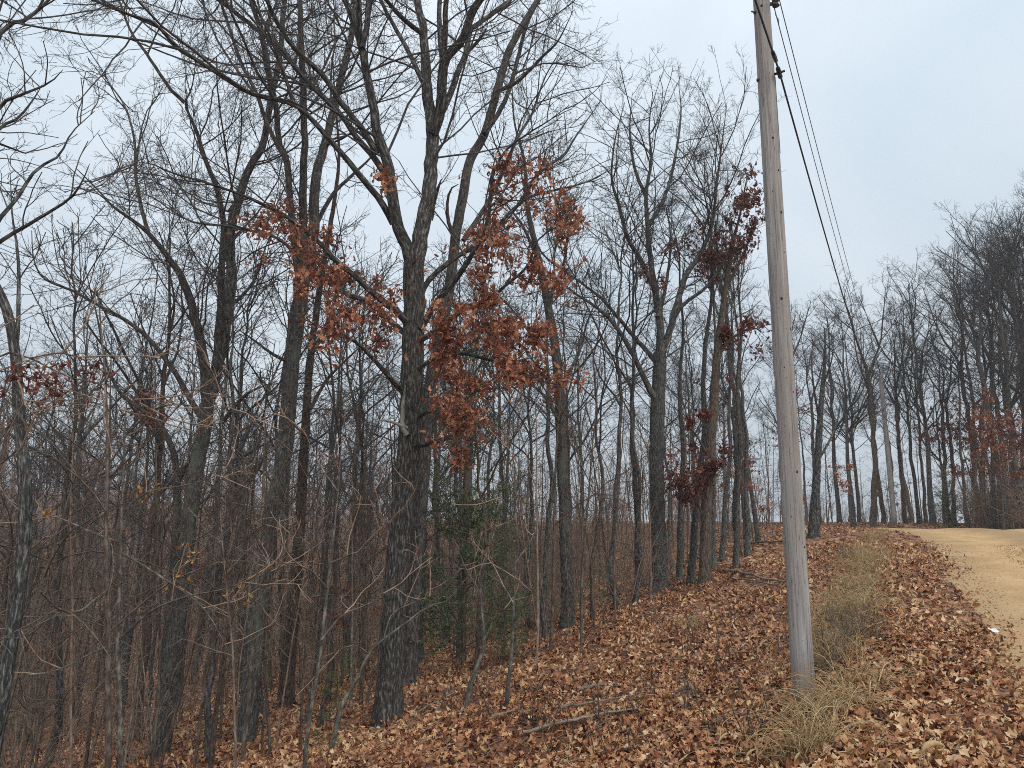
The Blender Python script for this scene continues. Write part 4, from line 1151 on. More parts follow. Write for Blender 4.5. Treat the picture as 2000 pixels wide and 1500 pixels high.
# saplings that keep their leaves
for px, Y, k, sc, lab in [(1615, 31, 1, 0.85, 'small orange-leaved sapling by the broken-topped tree'), (1900, 31, 2, 1.0, 'wide maroon-leaved sapling across the road beside the cedar'),
                          (1925, 34, 2, 1.1, 'tall maroon-leaved sapling between the cedar and the stand across the road'), (1980, 28, 2, 0.8, 'maroon-leaved sapling low before the stand across the road'), (1895, 39, 2, 1.15, 'maroon-leaved sapling just behind the roadside cedar'), (1960, 29, 0, 1.05, 'rust-leaved sapling in the stand across the road'), (2000, 33, 2, 1.0, 'maroon-leaved sapling at the picture edge across the road'),
                          (1470, 27, 1, 1.0, 'rust-leaved sapling low behind the utility pole'), (1340, 27, 0, 0.9, 'rust-leaved sapling behind the spreading tree'),
                          (725, 19, 1, 0.75, 'small rust-leaved sapling behind the trunk of the large oak'), (590, 27, 0, 0.9, 'rust-leaved sapling deep behind the slender brown trunk'), (440, 30, 2, 0.9, 'rust-leaved sapling deep behind the lichen grey fork'),
                          (240, 26, 0, 0.9, 'rust-leaved sapling deep in the left thicket'), (1740, 42, 1, 0.8, 'rust-leaved sapling beside the far utility pole'), (60, 24, 1, 1.0, 'rust-leaved sapling at the left picture edge')]:
    P = pix(px, 1020, Y)
    put(leafy_kinds[k], P[0], P[1], R_.uniform(0, 6.28), sc, lab)

# evergreens
P = pix(905, 1200, Y1 + 4.4); put(cedar, P[0], P[1], 0.3, 1.3, 'dark green cedar half hidden behind the large oak')
P = pix(1853, 1020, 35.6); put(cedar, P[0], P[1], 1.3, 0.72, 'small dark green cedar at the roadside beyond the crest')
P = pix(985, 1200, 15.0); put(cedar, P[0], P[1], 2.1, 0.5, 'low green cedar among the slim trunks behind the clearing')
P = ground_at(895, 1300); put(pine, P[0], P[1], 0.5, 1.0, 'pale green pine sapling on the leafy slope right of the oak')
P = ground_at(655, 1440); put(pine, P[0], P[1], 1.5, 0.7, 'small green pine sapling at the foot of the large oak')
P = ground_at(1180, 1215); put(pine, P[0], P[1], 2.5, 0.7, 'small green pine sapling beside the dark straight tree')
P = ground_at(640, 1500); put(pine, P[0], P[1], 3.5, 0.35, 'tiny green pine seedling at the bottom below the oak')
for k in tree_kinds + sap_kinds + leafy_kinds + bush_kinds + [cedar, pine]:
    if k.name not in used: print('unused kind', k.name)

# ------------------------------------------------------------------ the far wooded hillside, one mass
def far_woods():
    rng = np.random.default_rng(91)
    vs_, qs_, bs_, off = [], [], [], 0
    protos, brush = [], []
    for k in range(5):
        H = rng.uniform(9, 12)
        TP = np.column_stack([rng.normal(0, 0.12, (6, 2)), np.linspace(-0.5, H, 6)]); TR = np.linspace(0.15, 0.03, 6)
        P1, R1 = grow(rng, TP[None], TR[None], 1.5, (42, 10), (0.4, 1.0, 4), 4, 0.12, 0.06, 0.012, 0.03, t0=0.25, maxn=20, taper=0.6)
        P2, R2 = grow(rng, P1, R1, 1.9, (42, 12), (0.5, 0.5, 2), 3, 0.15, 0.06, 0.012, 0.018, t0=0.15, maxn=7)
        P3, R3 = grow(rng, P2, R2, 1.9, (42, 12), (0.6, 0.4, 1.2), 2, 0.15, 0.06, 0.012, 0.014, t0=0.15, maxn=3)
        protos.append(merge_tubes([(TP[None], TR[None], 5), (P1, R1, 3), (P2, R2, 3), (P3, R3, 3)], rng))
    for k in range(3):
        n = 14
        P = np.zeros((n, 3, 3)); P[:, 0, :2] = rng.normal(0, 0.8, (n, 2)); P[:, 0, 2] = -0.3
        d = unit(np.column_stack([rng.normal(0, 0.3, (n, 2)), np.ones(n)])); ln = rng.uniform(1.5, 4.0, (n, 1))
        P[:, 1] = P[:, 0] + d * ln; P[:, 2] = P[:, 1] + unit(d + rng.normal(0, 0.2, (n, 3))) * ln * 0.6
        R = np.tile(np.array([[0.03, 0.022, 0.012]]), (n, 1))
        P2, R2 = grow(rng, P, R, 1.6, (40, 12), (0.4, 0.5, 1.6), 2, 0.1, 0.03, 0.012, 0.014, t0=0.2, maxn=6)
        brush.append(merge_tubes([(P, R, 3), (P2, R2, 3)], rng))
    n = 0
    while n < 400:
        Y = rng.uniform(42, 135); x = Y * rng.uniform(-0.8, 0.3)
        s, d = to_sd(x, Y)
        if d < 44 or d > 118: continue
        V, Q, B = protos[n % 5] if n < 190 else brush[n % 3]
        a = rng.uniform(0, 6.28); sc = rng.uniform(0.8, 1.15)
        W_ = V * sc
        W_ = np.column_stack([W_[:, 0] * math.cos(a) - W_[:, 1] * math.sin(a) + x, W_[:, 0] * math.sin(a) + W_[:, 1] * math.cos(a) + Y, W_[:, 2] + hz(x, Y)])
        vs_.append(W_); qs_.append(Q + off); bs_.append(B); off += len(W_); n += 1
    o = link('distant_woods', make_mesh('distant_woods', np.concatenate(vs_), quads=np.concatenate(qs_), attrs={'bark': np.concatenate(bs_)}), M['brush'])
    props(o, 'grey mass of bare trees on the hillside across the valley', 'woods', None, 'stuff')
far_woods()

# ------------------------------------------------------------------ utility poles and lines
def pole_point(base, lean, z):
    return np.array([base[0] + lean[0] * z, base[1] + lean[1] * z, base[2] + z])

def utility_pole(label, base, H, r0, r1, lean, knots, seed):
    rng = np.random.default_rng(seed)
    n = 60
    z = np.linspace(-0.4, H, n)
    P = np.array([pole_point((0, 0, 0), lean, a) for a in z])
    R = np.interp(z, [-0.4, H], [r0 * 1.02, r1])
    root = thing('utility_pole', label, 'pole', base)
    S = 40
    th = np.arange(S) / S * 6.2832
    RR = R[:, None] * (1 + 0.008 * np.sin(th[None] * 3 + z[:, None] * 0.8) + 0.012 * (vnoise(th[None] * 5 + 0 * z[:, None], z[:, None] * 1.5 + 0 * th[None], seed) - 0.5))
    V, Q, B = tube_arrays(P[None], RR[None], S, rng)
    V = np.vstack([V, pole_point((0, 0, 0), lean, H + 0.03)]); B = np.vstack([B, [0, 0, H]])
    c = len(V) - 1; top = (n - 1) * S
    T = np.array([(c, top + i, top + (i + 1) % S) for i in range(S)])
    me = make_mesh('shaft', V, quads=Q, tris=T, attrs={'bark': B})
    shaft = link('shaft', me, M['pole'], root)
    # knots: shallow dark plugs on the side the camera sees
    u = np.linspace(0, 6.2832, 11)[:-1]
    kv = [(0, 0, 0.3)] + [(math.cos(a) * 0.7, math.sin(a) * 0.8, 0.26) for a in u] + [(math.cos(a), math.sin(a), -0.3) for a in u]
    kt = [(0, 1 + i, 1 + (i + 1) % 10) for i in range(10)]
    kq = [(1 + i, 11 + i, 11 + (i + 1) % 10, 1 + (i + 1) % 10) for i in range(10)]
    km = make_mesh('knot', np.array(kv), quads=np.array(kq), tris=np.array(kt), smooth=False)
    km.materials.append(M['knot'])
    for zz, az, sz in knots:
        rr = float(np.interp(zz, z, R))
        o = link('knot', km, None, shaft)
        p = pole_point((0, 0, 0), lean, zz)
        d = Vector((math.sin(az), -math.cos(az), 0))
        o.location = (p[0] + d.x * rr * 0.998, p[1] + d.y * rr * 0.998, p[2])
        o.rotation_euler = d.to_track_quat('Z', 'Y').to_euler()
        o.scale = (sz, sz * 1.25, sz * 0.6)
    return root

def solid(name, parts, mat, parent, rng=np.random.default_rng(3)):
    """several short tubes (p0, p1, r0, r1) with end caps, one mesh"""
    vs_, qs_, ts_, off = [], [], [], 0
    for p0, p1, r0, r1 in parts:
        p0, p1 = np.array(p0, float), np.array(p1, float)
        V, Q, B = tube_arrays(np.array([[p0, (p0 + p1) / 2, p1]]), np.array([[r0, (r0 + r1) / 2, r1]]), 12, rng)
        V = np.vstack([V, p0, p1]); qs_.append(Q + off)
        for i in range(12):
            ts_.append((off + 36, off + (i + 1) % 12, off + i)); ts_.append((off + 37, off + 24 + i, off + 24 + (i + 1) % 12))
        vs_.append(V); off += len(V)
    return link(name, make_mesh(name, np.concatenate(vs_), quads=np.concatenate(qs_), tris=np.array(ts_), smooth=False), mat, parent)

pb = ground_at(1572, 1383)
POLE_H = 9.2
top_target = pix(1487, 0, pb[1] - 0.05)
plean = ((top_target[0] - pb[0]) / (top_target[2] - pb[2]), (top_target[1] - pb[1]) / (top_target[2] - pb[2]))
pr0 = 43 / 2 / FPX * project(pb[None])[2][0]
pr_at_top = 31 / 2 / FPX * project(top_target[None])[2][0]
zt = top_target[2] - pb[2]
pr1 = pr0 + (pr_at_top - pr0) * POLE_H / zt
def pole_z(py):
    """height on the near pole of a row of the photograph"""
    zs = np.linspace(0, POLE_H, 900)
    q = project(np.array([pole_point(pb, plean, a) for a in zs]))[1]
    return float(zs[np.argmin(np.abs(q - py))])
knots = [(pole_z(y), a, s) for y, a, s in [(20, -0.35, 0.016), (277, 0.0, 0.014), (340, 0.45, 0.012), (421, 0.45, 0.015), (498, 0.5, 0.009), (588, -0.15, 0.014), (645, 0.75, 0.013), (767, 0.5, 0.010), (922, 0.35, 0.013), (1068, 0.7, 0.012), (720, -0.3, 0.006), (1010, -0.5, 0.006), (380, -0.4, 0.006)]]
near_pole = utility_pole('weathered grey wooden utility pole rising beside the roadside grass', pb, POLE_H, pr0, pr1, plean, knots, 41)
fpx = pix(1747, 1022, 40.0); fb = np.array([fpx[0], fpx[1], hz(fpx[0], fpx[1])])
far_pole = utility_pole('distant wooden utility pole standing past the bend of the road', fb, 7.8, 0.13, 0.10, (-0.01, 0.0), [], 42)

def pole_r(zz): return pr0 + (pr1 - pr0) * zz / POLE_H
toR = unit(np.array([0.891, -0.454, 0])); toL = -toR
loc = lambda zz: pole_point((0, 0, 0), plean, zz)
# spool bracket for the two bare wires
zr = pole_z(10); c0 = loc(zr)
side = unit(np.array([1.0, -0.25, 0]))
rr = pole_r(zr)
bracket = solid('spool_bracket', [(c0 + side * rr * 0.9, c0 + side * (rr + 0.085), 0.02, 0.02), (c0 + side * (rr + 0.06) + np.array([0, 0, -0.05]), c0 + side * (rr + 0.06) + np.array([0, 0, 0.07]), 0.010, 0.010),
                        (c0 + side * (rr + 0.02) + np.array([0, 0, 0.06]), c0 + side * (rr + 0.15) + np.array([0, 0, 0.085]), 0.012, 0.008)], M['steel'], near_pole)
solid('spool_insulator', [(c0 + side * (rr + 0.06) + np.array([0, 0, -0.03]), c0 + side * (rr + 0.06) + np.array([0, 0, 0.0]), 0.04, 0.022), (c0 + side * (rr + 0.06), c0 + side * (rr + 0.06) + np.array([0, 0, 0.035]), 0.022, 0.04)], M['steel'], bracket)
t0 = c0 + side * (rr + 0.045)
tail = np.array([t0 + np.array([0, 0, -0.02]), t0 + np.array([0.005, 0, -0.14]), t0 + np.array([0.03, -0.01, -0.2]), t0 + np.array([0.03, -0.01, -0.27])])
link('wire_tail', tube_mesh('wire_tail', [(tail[None], np.full((1, 4), 0.004), 6)], np.random.default_rng(1)), M['steel'], near_pole)
# through-bolts
for py, az in ((28, -1.25), (158, -1.45)):
    zz = pole_z(py); c = loc(zz); d = np.array([math.sin(az), -math.cos(az), 0])
    r_ = pole_r(zz)
    solid('bolt', [(c + d * r_ * 0.95, c + d * (r_ + 0.012), 0.022, 0.022), (c + d * r_, c + d * (r_ + (0.05 if py < 100 else 0.02)), 0.010, 0.009)], M['steel'], near_pole)
# cable clamp
zc = pole_z(150); cc = loc(zc); az = 0.95
dc = np.array([math.sin(az), -math.cos(az), 0]); rc = pole_r(zc)
clamp_pt = pb + cc + dc * (rc + 0.055)
along = np.array([US, UC, 0])
solid('cable_clamp', [(cc + dc * rc * 0.9, cc + dc * (rc + 0.11), 0.014, 0.012), (cc + dc * (rc + 0.05) - along * 0.09, cc + dc * (rc + 0.05) + along * 0.09, 0.024, 0.024),
                      (cc + dc * (rc + 0.05) + np.array([0, 0, -0.05]), cc + dc * (rc + 0.05) + np.array([0, 0, 0.05]), 0.014, 0.014)], M['cable'], near_pole)
gw = np.array([pb * 0 + loc(zz) + np.array([math.sin(1.5), -math.cos(1.5), 0]) * (pole_r(zz) + 0.006) for zz in np.linspace(pole_z(300), pole_z(150), 14)])
link('drop_wire', tube_mesh('drop_wire', [(gw[None], np.full((1, 14), 0.004), 6)], np.random.default_rng(2)), M['steel'], near_pole)

def span(a, b, sag, n=48):
    t = np.linspace(0, 1, n)[:, None]
    P = a * (1 - t) + b * t
    P[:, 2] -= sag * 4 * t[:, 0] * (1 - t[:, 0])
    return P

back = -np.array([US, UC, 0]) * 38
def line(name, label, cat, at_near, at_far, r, sag, mat, knobs=()):
    A = span(at_near + back + np.array([0, 0, -0.3]), at_near, sag)[:-1]
    B = span(at_near, at_far, sag)
    P = np.vstack([A, B])
    o = link(name, tube_mesh(name, [(P[None], np.full((1, len(P)), r), 8)], np.random.default_rng(4)), mat)
    return props(o, label, cat)
far_at = lambda zz, off: pole_point(fb, (-0.01, 0), zz) + toR * off
cable = line('communication_cable', 'thick black cable clamped to the near pole below the bare wires', 'cable', clamp_pt, far_at(5.35, 0.12), 0.0105, 0.75, M['cable'])
sp = pb + c0 + side * (rr + 0.06)
line('power_wire', 'thin bare overhead wire nearer the pole side of the pair', 'wire', sp + np.array([-0.03, 0, 0.0]), far_at(6.5, 0.06), 0.0055, 0.55, M['wire'])
line('power_wire', 'thin bare overhead wire on the outer side of the pair', 'wire', sp + np.array([0.045, 0, 0.02]), far_at(6.5, 0.22), 0.0055, 0.52, M['wire'])
# splice sleeves along the cable beside the pole
for k in (-0.42, 0.30):
    p = clamp_pt + along * k + np.array([0, 0, -0.028 * (k > 0)]) - np.array([0, 0, 0.0])
    P = span(clamp_pt, far_at(5.35, 0.12), 0.75) if k > 0 else span(clamp_pt + back + np.array([0, 0, -0.3]), clamp_pt, 0.75)
    i = int(np.argmin(np.abs((P - clamp_pt) @ along - k)))
    q = P[i]; dirv = unit(P[min(i + 1, len(P) - 1)] - P[i - 1])
    q = q + dirv * (k - (q - clamp_pt) @ along)
    solid('splice_sleeve', [(q - dirv * 0.06, q + dirv * 0.06, 0.02, 0.02)], M['cable'], cable)

# ------------------------------------------------------------------ fallen leaves
def scatter(rng, n, r0, r1, a0, a1):
    r = np.sqrt(rng.uniform(r0 * r0, r1 * r1, n)); a = rng.uniform(a0, a1, n)
    return r * np.sin(a), r * np.cos(a)

def litter(rng, n, r0, r1, templates, size, lift, flat=0.35):
    x, y = scatter(rng, n, r0, r1, math.radians(-46), math.radians(44))
    rd = road_dist(x, y)
    edge_ = ROAD_HW + 0.02 + 0.55 * (vnoise(x * 0.9, y * 0.9, 21) - 0.5) + 0.3 * (vnoise(x * 3.1, y * 3.1, 22) - 0.5)
    p = np.where(rd > edge_ + 0.25, 1.0, np.where(rd > edge_ - 0.9, np.clip((rd - edge_ + 0.9) / 1.15, 0, 1) ** 2.2, 0.0))
    p = np.maximum(p, 0.007)
    bare = vnoise(x * 0.8, y * 0.8, 31)
    p = np.where(rd > edge_, p * np.clip(0.35 + 1.2 * bare, 0, 1), p)
    k = rng.uniform(0, 1, n) < p
    x, y = x[k], y[k]; m = len(x)
    sz = rng.uniform(size[0], size[1], m) * np.where(road_dist(x, y) < ROAD_HW - 0.3, 0.6, 1.0)
    on_road = road_dist(x, y) < ROAD_HW
    z = height(x, y) + lift * rng.uniform(0.2, 1.6, m) * np.where(on_road, 0.5, 1.0) + np.where(on_road, 0.02, 0.0)
    s, d = to_sd(x, y)
    tint = np.clip(rng.normal(0.48, 0.27, m) + 0.36 * (vnoise(x * 0.7, y * 0.7, 41) - 0.5) + 0.16 * (vnoise(x * 2.3, y * 2.3, 42) - 0.5) + 0.01 + 0.05 * (d < 0.8), 0, 1)
    return np.column_stack([x, y, z]), sz, rng.normal(0, flat, m) + np.where(rng.uniform(0, 1, m) < 0.3, math.pi, 0), rng.normal(0, flat, m), rng.uniform(0, 6.28, m), tint

rng = np.random.default_rng(7)
near = litter(rng, 41000, 4.2, 11.5, LEAF, (0.06, 0.145), 0.026, 0.5)
mid = litter(rng, 44000, 11.5, 24, SIMPLE, (0.10, 0.16), 0.028, 0.55)
far = litter(rng, 60000, 24, 55, TINY, (0.13, 0.2), 0.02, 0.45)
bank = []
for o in list(bpy.data.objects):
    if o.parent is None and o.type == 'EMPTY' and o.get('category') in ('tree', 'pole') and 2 < o.location.y < 24 and abs(o.location.x) < o.location.y * 0.8:
        rad = 0.16 if o.name.startswith('utility') else 0.2 if o.location.y < 18 else 0.15
        m = 46 if o.location.y < 14 else 22
        a = rng.uniform(0, 6.28, m); r = rad * rng.uniform(0.8, 2.6, m)
        x, y = o.location.x + r * np.cos(a), o.location.y + r * np.sin(a)
        z = height(x, y) + 0.11 * np.exp(-(r / rad - 0.8)) * rng.uniform(0.2, 1, m) + 0.02
        bank.append((np.column_stack([x, y, z]), rng.uniform(0.08, 0.15, m), rng.normal(0, 0.7, m), rng.normal(0, 0.7, m), rng.uniform(0, 6.28, m), np.clip(rng.normal(0.42, 0.25, m), 0, 1)))
bank = tuple(np.concatenate([b_[k] for b_ in bank]) for k in range(6))
mid = tuple(np.concatenate([mid[k], bank[k]]) for k in range(6))
# the leaves that show largest are leaves of their own, the others one mass
dist = np.linalg.norm(near[0][:, :2], axis=1)
pxx, pyy, _ = project(near[0])
inview = (pxx > 0) & (pxx < 2000) & (pyy < 1500)
order = np.argsort(np.where(inview, dist, 1e9))
own, rest = order[:260], order[260:]
arr = []
off = 0
for (A, T) in ((tuple(a[rest] for a in near), LEAF), (mid, SIMPLE), (far, TINY)):
    V, Tt, tn = leaves_arrays(rng, *A, T)
    arr.append((V, Tt + off, tn)); off += len(V)
fl = link('fallen_leaves', make_mesh('fallen_leaves', np.concatenate([a[0] for a in arr]), tris=np.concatenate([a[1] for a in arr]), smooth=False,
                                     attrs={'tint': np.concatenate([a[2] for a in arr])}), M['litter'])
props(fl, 'carpet of curled brown oak leaves covering slope and road shoulder', 'leaves', None, 'stuff')
protos = []
for k in range(30):
    V, T = LEAF[k % 6]
    me = make_mesh('leaf', V, tris=T, smooth=False, attrs={'tint': np.full(len(V), 0.1 + 0.2 * (k // 6))}); me.materials.append(M['litter']); protos.append(me)
for i in own:
    o = link('leaf', protos[int(min(4, near[5][i] * 5)) * 6 + int(rng.integers(0, 6))], None, ground)
    o.location = near[0][i]; o.rotation_euler = (near[2][i], near[3][i], near[4][i]); o.scale = (near[1][i],) * 3

# small twigs and bark bits lying among the leaves
x, y = scatter(rng, 2600, 4.5, 20, math.radians(-44), math.radians(30))
k = road_dist(x, y) > ROAD_HW + 0.3
x, y = x[k], y[k]; m = len(x)
a = rng.uniform(0, 6.28, m); ln = rng.uniform(0.06, 0.38, m)
DP = np.zeros((m, 4, 3))
for j in range(4):
    DP[:, j, 0] = x + np.cos(a) * ln * j / 3; DP[:, j, 1] = y + np.sin(a) * ln * j / 3; a = a + rng.normal(0, 0.15, m)
DP[..., 2] = height(DP[..., 0], DP[..., 1]) + rng.uniform(0.02, 0.07, (m, 1)) + rng.normal(0, 0.008, (m, 4))
V, Q, B = tube_arrays(DP, rng.uniform(0.003, 0.008, m)[:, None] * np.linspace(1, 0.5, 4)[None], 4, rng)
props(link('forest_debris', make_mesh('forest_debris', V, quads=Q, attrs={'bark': B}), M['brush']), 'small broken twigs strewn among the fallen leaves', 'twigs', None, 'stuff')

# pebbles on the road
def pebbles():
    rng = np.random.default_rng(17)
    n = 5000
    x, y = scatter(rng, n * 3, 6, 24, math.radians(15), math.radians(48))
    k = road_dist(x, y) < ROAD_HW * 1.02
    x, y = x[k], y[k]; m = len(x)
    V0 = np.array([(1, 0, 0), (0, 1, 0), (-1, 0, 0), (0, -1, 0), (0, 0, 0.8), (0, 0, -0.8)], float)
    T0 = np.array([(4, 0, 1), (4, 1, 2), (4, 2, 3), (4, 3, 0), (5, 1, 0), (5, 2, 1), (5, 3, 2), (5, 0, 3)])
    sz = rng.uniform(0.006, 0.02, m)
    pos = np.column_stack([x, y, height(x, y) + 0.03])
    V, T, tn = leaves_arrays(rng, pos, sz, rng.normal(0, 0.5, m), rng.normal(0, 0.5, m), rng.uniform(0, 6.28, m), rng.uniform(0, 1, m), [(V0, T0)])
    t = NT('pebble', 0.9, 0.2)
    t.color(t.ramp(t.attr('tint').outputs['Fac'], [(0, (0.2, 0.13, 0.075)), (0.5, (0.42, 0.29, 0.155)), (1, (0.6, 0.48, 0.33))]))
    o = link('gravel', make_mesh('gravel', V, tris=T, smooth=False, attrs={'tint': tn}), t.m)
    props(o, 'loose tan grit and pebbles on the sandy road', 'gravel', None, 'stuff')
pebbles()

# ------------------------------------------------------------------ dry grass and weeds
def blades(rng, pos, ln, lean, K=7, bend=0.22):
    n = len(pos)
    a = rng.uniform(0, 6.28, n)
    h = np.column_stack([np.cos(a), np.sin(a), np.zeros(n)])
    d = unit(h * lean[:, None] + np.array([0, 0, 1.0]))
    P = np.zeros((n, K, 3)); P[:, 0] = pos
    for j in range(1, K):
        d = unit(d + h * 0.10 + np.array([0, 0, -bend]) * (j / K) + rng.normal(0, 0.13, (n, 3)))
        P[:, j] = P[:, j - 1] + d * (ln / (K - 1))[:, None]
    P[:, 1:, 2] = np.maximum(P[:, 1:, 2], pos[:, None, 2] + 0.05)
    return P

def foxtail(P_end, d, rng, L=0.09):
    """an arching seed head"""
    K = 8
    P = [P_end]
    d = unit(d)
    for j in range(K - 1):
        d = unit(d + np.array([0, 0, -0.22])); P.append(P[-1] + d * L / (K - 1))
    return np.array(P), np.array([0.002, 0.006, 0.008, 0.009, 0.009, 0.008, 0.006, 0.002])

def grass_clump(label, x, y, n, ln, spread, seed, heads=5, group=None):
    rng = np.random.default_rng(seed)
    b = np.array([x, y, hz(x, y)])
    root = thing('dry_grass_clump', label, 'grass', b, group)
    pos = np.column_stack([rng.normal(0, spread, (n, 2)), np.full(n, -0.02)])
    P = blades(rng, pos, 1.3 * ln * rng.uniform(0.25, 1.2, n), rng.uniform(0.05, 0.8, n), bend=0.55)
    R = rng.uniform(0.0018, 0.006, n)[:, None] * np.linspace(1, 0.4, 7)[None]
    V, Q, B = tube_arrays(P, R, 3, rng)
    link('blades', make_mesh('blades', V, quads=Q, attrs={'tint': np.repeat(np.clip(rng.normal(0.55, 0.25, n), 0, 1), 21)}), M['grass'], root)['kind'] = 'stuff'
    for i in range(heads):
        d = P[i, -1] - P[i, -2]
        HP, HR = foxtail(P[i, -1], d, rng, rng.uniform(0.07, 0.12))
        V, Q, B = tube_arrays(HP[None], HR[None], 8, rng)
        link('seed_head', make_mesh('seed_head', V, quads=Q, attrs={'tint': np.full(len(V), 0.62)}), M['grass'], root)
    return root

for k, (px, py, n, ln, sp_, lab) in enumerate([
        (1600, 1465, 260, 0.42, 0.10, 'pale arching dry grass clump at the bottom below the pole'), (1650, 1390, 200, 0.40, 0.12, 'dry grass clump just beside the foot of the pole'),
        (1590, 1400, 110, 0.32, 0.08, 'thin dry grass with drooping seed heads against the pole foot'), (1520, 1490, 120, 0.30, 0.16, 'sparse flattened dry grass at the bottom edge left of the pole'),
        (1690, 1340, 130, 0.34, 0.12, 'dry grass tuft on the shoulder edge behind the pole foot'), (1352, 1225, 150, 0.30, 0.10, 'small straw coloured tuft alone in the leafy clearing'),
        (1706, 1185, 140, 0.4, 0.14, 'straw grass clump on the shoulder edge right of the grey weeds'), (1665, 1145, 150, 0.45, 0.16, 'straw grass clump halfway up the ditch'), (1690, 1085, 150, 0.5, 0.2, 'straw grass clump where the ditch fades out'), (1690, 1160, 160, 0.5, 0.16, 'tall straw coloured grass clump farther up the ditch'), (1672, 1110, 160, 0.5, 0.2, 'straw grass clump near the top of the ditch'), (1640, 1200, 120, 0.4, 0.16, 'straw grass clump among grey weeds behind the pole')]):
    g = ground_at(px, py)
    grass_clump(lab, g[0], g[1], int(n * 0.9), ln, sp_, 200 + k, heads=9)
# one foxtail leaning into view at the bottom
g = ground_at(1800, 1560)
root = thing('foxtail', 'single arching straw foxtail seed head at the bottom on the leafy shoulder', 'grass', g)
st_ = np.array([[0, 0, 0], [-0.01, -0.02, 0.10], [-0.01, -0.03, 0.19], [0.01, -0.03, 0.25]])
V, Q, B = tube_arrays(st_[None], np.full((1, 4), 0.0022), 6, rng)
link('stem', make_mesh('stem', V, quads=Q, attrs={'tint': np.full(len(V), 0.6)}), M['grass'], root)
HP = [st_[-1]]; d = unit(np.array([0.45, 0.1, 0.9]))
for j in range(9): d = unit(d + np.array([0.11, 0.02, -0.17])); HP.append(HP[-1] + d * 0.019)
V, Q, B = tube_arrays(np.array(HP)[None], np.array([[0.004, 0.012, 0.017, 0.018, 0.018, 0.017, 0.015, 0.012, 0.008, 0.002]]), 10, rng)
link('seed_head', make_mesh('seed_head', V, quads=Q, attrs={'tint': np.full(len(V), 0.6)}), M['grass'], root)

def ditch_grass():
    rng = np.random.default_rng(23)
    n = 4200
    s = rng.uniform(7.5, 26, n); d = rng.normal(1.0, 0.24, n)
    keep = vnoise(s * 1.1, d * 2.0, 51) > 0.52
    s, d = s[keep], d[keep]; n = len(s)
    x, y = US * s - UC * d, UC * s + US * d
    P = blades(rng, np.column_stack([x, y, height(x, y) - 0.02]), rng.uniform(0.2, 0.6, n), rng.uniform(0.05, 0.7, n), 5, 0.45)
    R = rng.uniform(0.0025, 0.0055, n)[:, None] * np.linspace(1, 0.4, 5)[None]
    V, Q, B = tube_arrays(P, R, 3, rng)
    o = link('ditch_grass', make_mesh('ditch_grass', V, quads=Q, attrs={'tint': np.repeat(np.clip(rng.normal(0.5, 0.28, n), 0, 1), 15)}), M['grass'])
    props(o, 'strip of thin dry grass along the ditch beside the shoulder', 'grass', None, 'stuff')
ditch_grass()

weed = bramble('dead_weed', 74, 0.5, 24, M['weed'], 1.9)
weed['category'] = 'weed'
G_W = 'grey dead weeds in the ditch'
for px, py, sc in [(1640, 1300, 0.9), (1665, 1265, 1.0), (1622, 1275, 0.9), (1685, 1235, 0.9), (1650, 1225, 1.0), (1618, 1320, 0.75), (1650, 1180, 0.9), (1660, 1095, 1.0)]:
    g = ground_at(px, py)
    put(weed, g[0], g[1], R_.uniform(0, 6.28), sc, 'grey twiggy dead weed in the ditch behind the pole', G_W)
stalk = bramble('weed_stalk', 75, 0.6, 5, M['brown_bark'], 0.9)
stalk['category'] = 'weed'
G_ST = 'thin brown weed stalks on the leafy slope'
for k in range(34):
    px, py = R_.uniform(880, 1540), R_.uniform(1220, 1480)
    if py < 1250 and px < 1100: continue
    g = ground_at(px, py)
    put(stalk, g[0], g[1], R_.uniform(0, 6.28), R_.uniform(0.5, 1.1), 'thin brown weed stalk standing in the leafy clearing', G_ST)

# ------------------------------------------------------------------ fallen sticks, a paper scrap
def stick(label, pts, w0, w1, seed, mat='stick', twigs=2):
    rng = np.random.default_rng(seed)
    xy = np.array(pts, float).reshape(-1, 2)
    G = np.array([ground_at(a, b) for a, b in xy])
    dep = G[:, 1] * CP
    R = 0.72 * np.linspace(w0, w1, len(G)) / 2 / FPX * dep
    G[:, 2] += R * 0.9 + 0.055
    b = G[0].copy(); b[2] = hz(b[0], b[1])
    root = thing('fallen_branch', label, 'branch', b)
    P, r = resample(G, R, 18, rng, 0.35)
    link('stem', tube_mesh('stem', [(P[None] - b, r[None], 8)], rng), M[mat], root)
    if twigs:
        C, q = grow(rng, P[None] - b, r[None], twigs, (40, 12), (0.35, 0.12, 0.6), 5, 0.12, 0.02, 0.01, 0.004, t0=0.2, maxn=8, side=0.6)
        link('twigs', tube_mesh('twigs', [(C, q, 5)], rng), M[mat], root)['kind'] = 'stuff'

stick('long pale stick lying on the leaves below the clearing', [1022, 1445, 1075, 1432, 1130, 1418, 1180, 1408, 1245, 1398], 10, 5, 301)
stick('thin pale stick lying parallel above the long pale one', [1095, 1395, 1150, 1385, 1200, 1376, 1255, 1364], 7, 3, 302)
stick('short thick grey stick lying in the leafy clearing', [1130, 1360, 1150, 1354, 1180, 1346], 11, 8, 303, twigs=0)
stick('forked grey stick at the foot of the slope beside the pale sticks', [960, 1412, 985, 1405, 1010, 1395], 8, 4, 304)
stick('thin curved stick on the leaves right of the oak foot', [800, 1410, 830, 1392, 860, 1375, 890, 1360], 5, 3, 305)
stick('grey bundle-like branch lying in front of the wood edge', [1420, 1120, 1460, 1128, 1500, 1140, 1535, 1142], 9, 5, 306, twigs=7)
stick('second thin branch of the brush lying at the wood edge', [1430, 1135, 1470, 1140, 1520, 1150], 5, 3, 307, twigs=5)
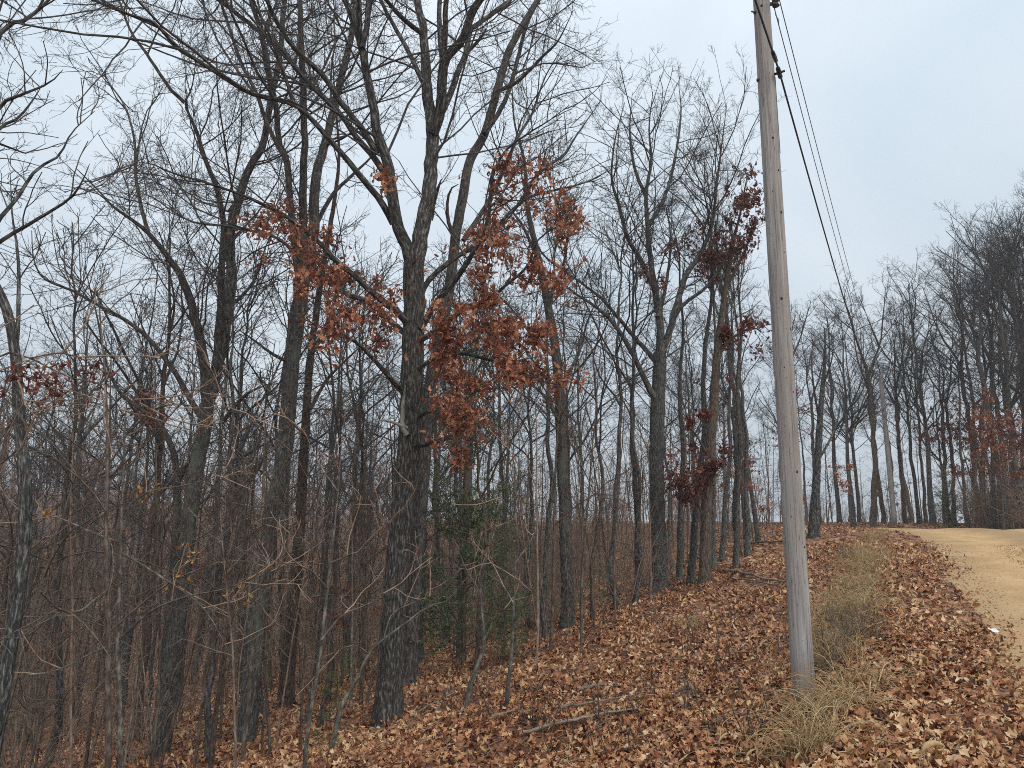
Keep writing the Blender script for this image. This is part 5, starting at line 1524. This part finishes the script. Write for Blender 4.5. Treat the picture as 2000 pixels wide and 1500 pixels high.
stick('long dark fallen limb on the bank near the wood edge', [1450, 1066, 1490, 1064, 1530, 1061], 6, 4, 308, 'brown_bark')
stick('bleached stick standing out of the leaves left of the pole', [1345, 1350, 1355, 1362, 1366, 1376], 7, 5, 309, twigs=0)
stick('short dark stick beside the bleached one in the leaves', [1322, 1362, 1338, 1358, 1350, 1356], 5, 3, 310, 'brown_bark', 0)
stick('reddish fallen limb slanting on the bank behind the bend', [1790, 1024, 1803, 1018, 1816, 1011], 3, 3, 311, 'brown_bark', 0)

g = ground_at(1941, 1247)
rngp = np.random.default_rng(9)
n = 7
u, v = np.meshgrid(np.linspace(-1, 1, n), np.linspace(-1, 1, n))
zz = 0.35 + 0.5 * (vnoise(u * 1.7 + 3, v * 1.7, 61) - 0.5) + 0.3 * np.abs(u)
V = np.stack([u * 0.06, v * 0.035, zz * 0.05], -1)
V[..., :2] += rngp.normal(0, 0.004, V[..., :2].shape)
o = link('paper_scrap', make_mesh('paper_scrap', V, quads=grid_quads(n, n), smooth=False), M['paper'])
o.location = g + np.array([0, 0, 0.06]); o.rotation_euler = (0.45, 0.1, 0.4)
props(o, 'small crumpled white paper scrap on the leaves at the road edge', 'litter')

# ------------------------------------------------------------------ damp air
hx0, hx1, hy0, hy1, hz0, hz1 = -260, 260, -80, 420, -30, 30
V = np.array([(x, y, z) for x in (hx0, hx1) for y in (hy0, hy1) for z in (hz0, hz1)], float)
Q = np.array([(0, 1, 3, 2), (4, 6, 7, 5), (0, 4, 5, 1), (2, 3, 7, 6), (0, 2, 6, 4), (1, 5, 7, 3)])
hm = bpy.data.materials.new('damp_air'); hm.use_nodes = True
hn = hm.node_tree.nodes; hn.clear()
ho = hn.new('ShaderNodeOutputMaterial'); hv = hn.new('ShaderNodeVolumePrincipled')
hv.inputs['Color'].default_value = (0.86, 0.9, 0.95, 1); hv.inputs['Density'].default_value = 0.0011
hm.node_tree.links.new(hv.outputs[0], ho.inputs['Volume'])
haze = link('haze', make_mesh('haze', V, quads=Q, smooth=False), hm)
props(haze, 'thin damp winter air over the whole wood', 'haze', None, 'stuff')

# ------------------------------------------------------------------ look-alikes in one place are told apart by their order
from collections import defaultdict
same = defaultdict(list)
for o in bpy.data.objects:
    if o.parent is None and 'label' in o and 'group' in o:
        same[o['label']].append(o)
ORD = ['leftmost', 'second from left', 'third from left', 'fourth from left', 'fifth from left', 'sixth from left', 'seventh from left', 'eighth from left']
for lab, obs in same.items():
    if 1 < len(obs) <= 8:
        obs.sort(key=lambda q: float(project(np.array([[*q.location]]))[0][0]))
        for q, w in zip(obs, ORD):
            if len((lab + ' ' + w).split()) <= 16: q['label'] = lab + ', ' + w
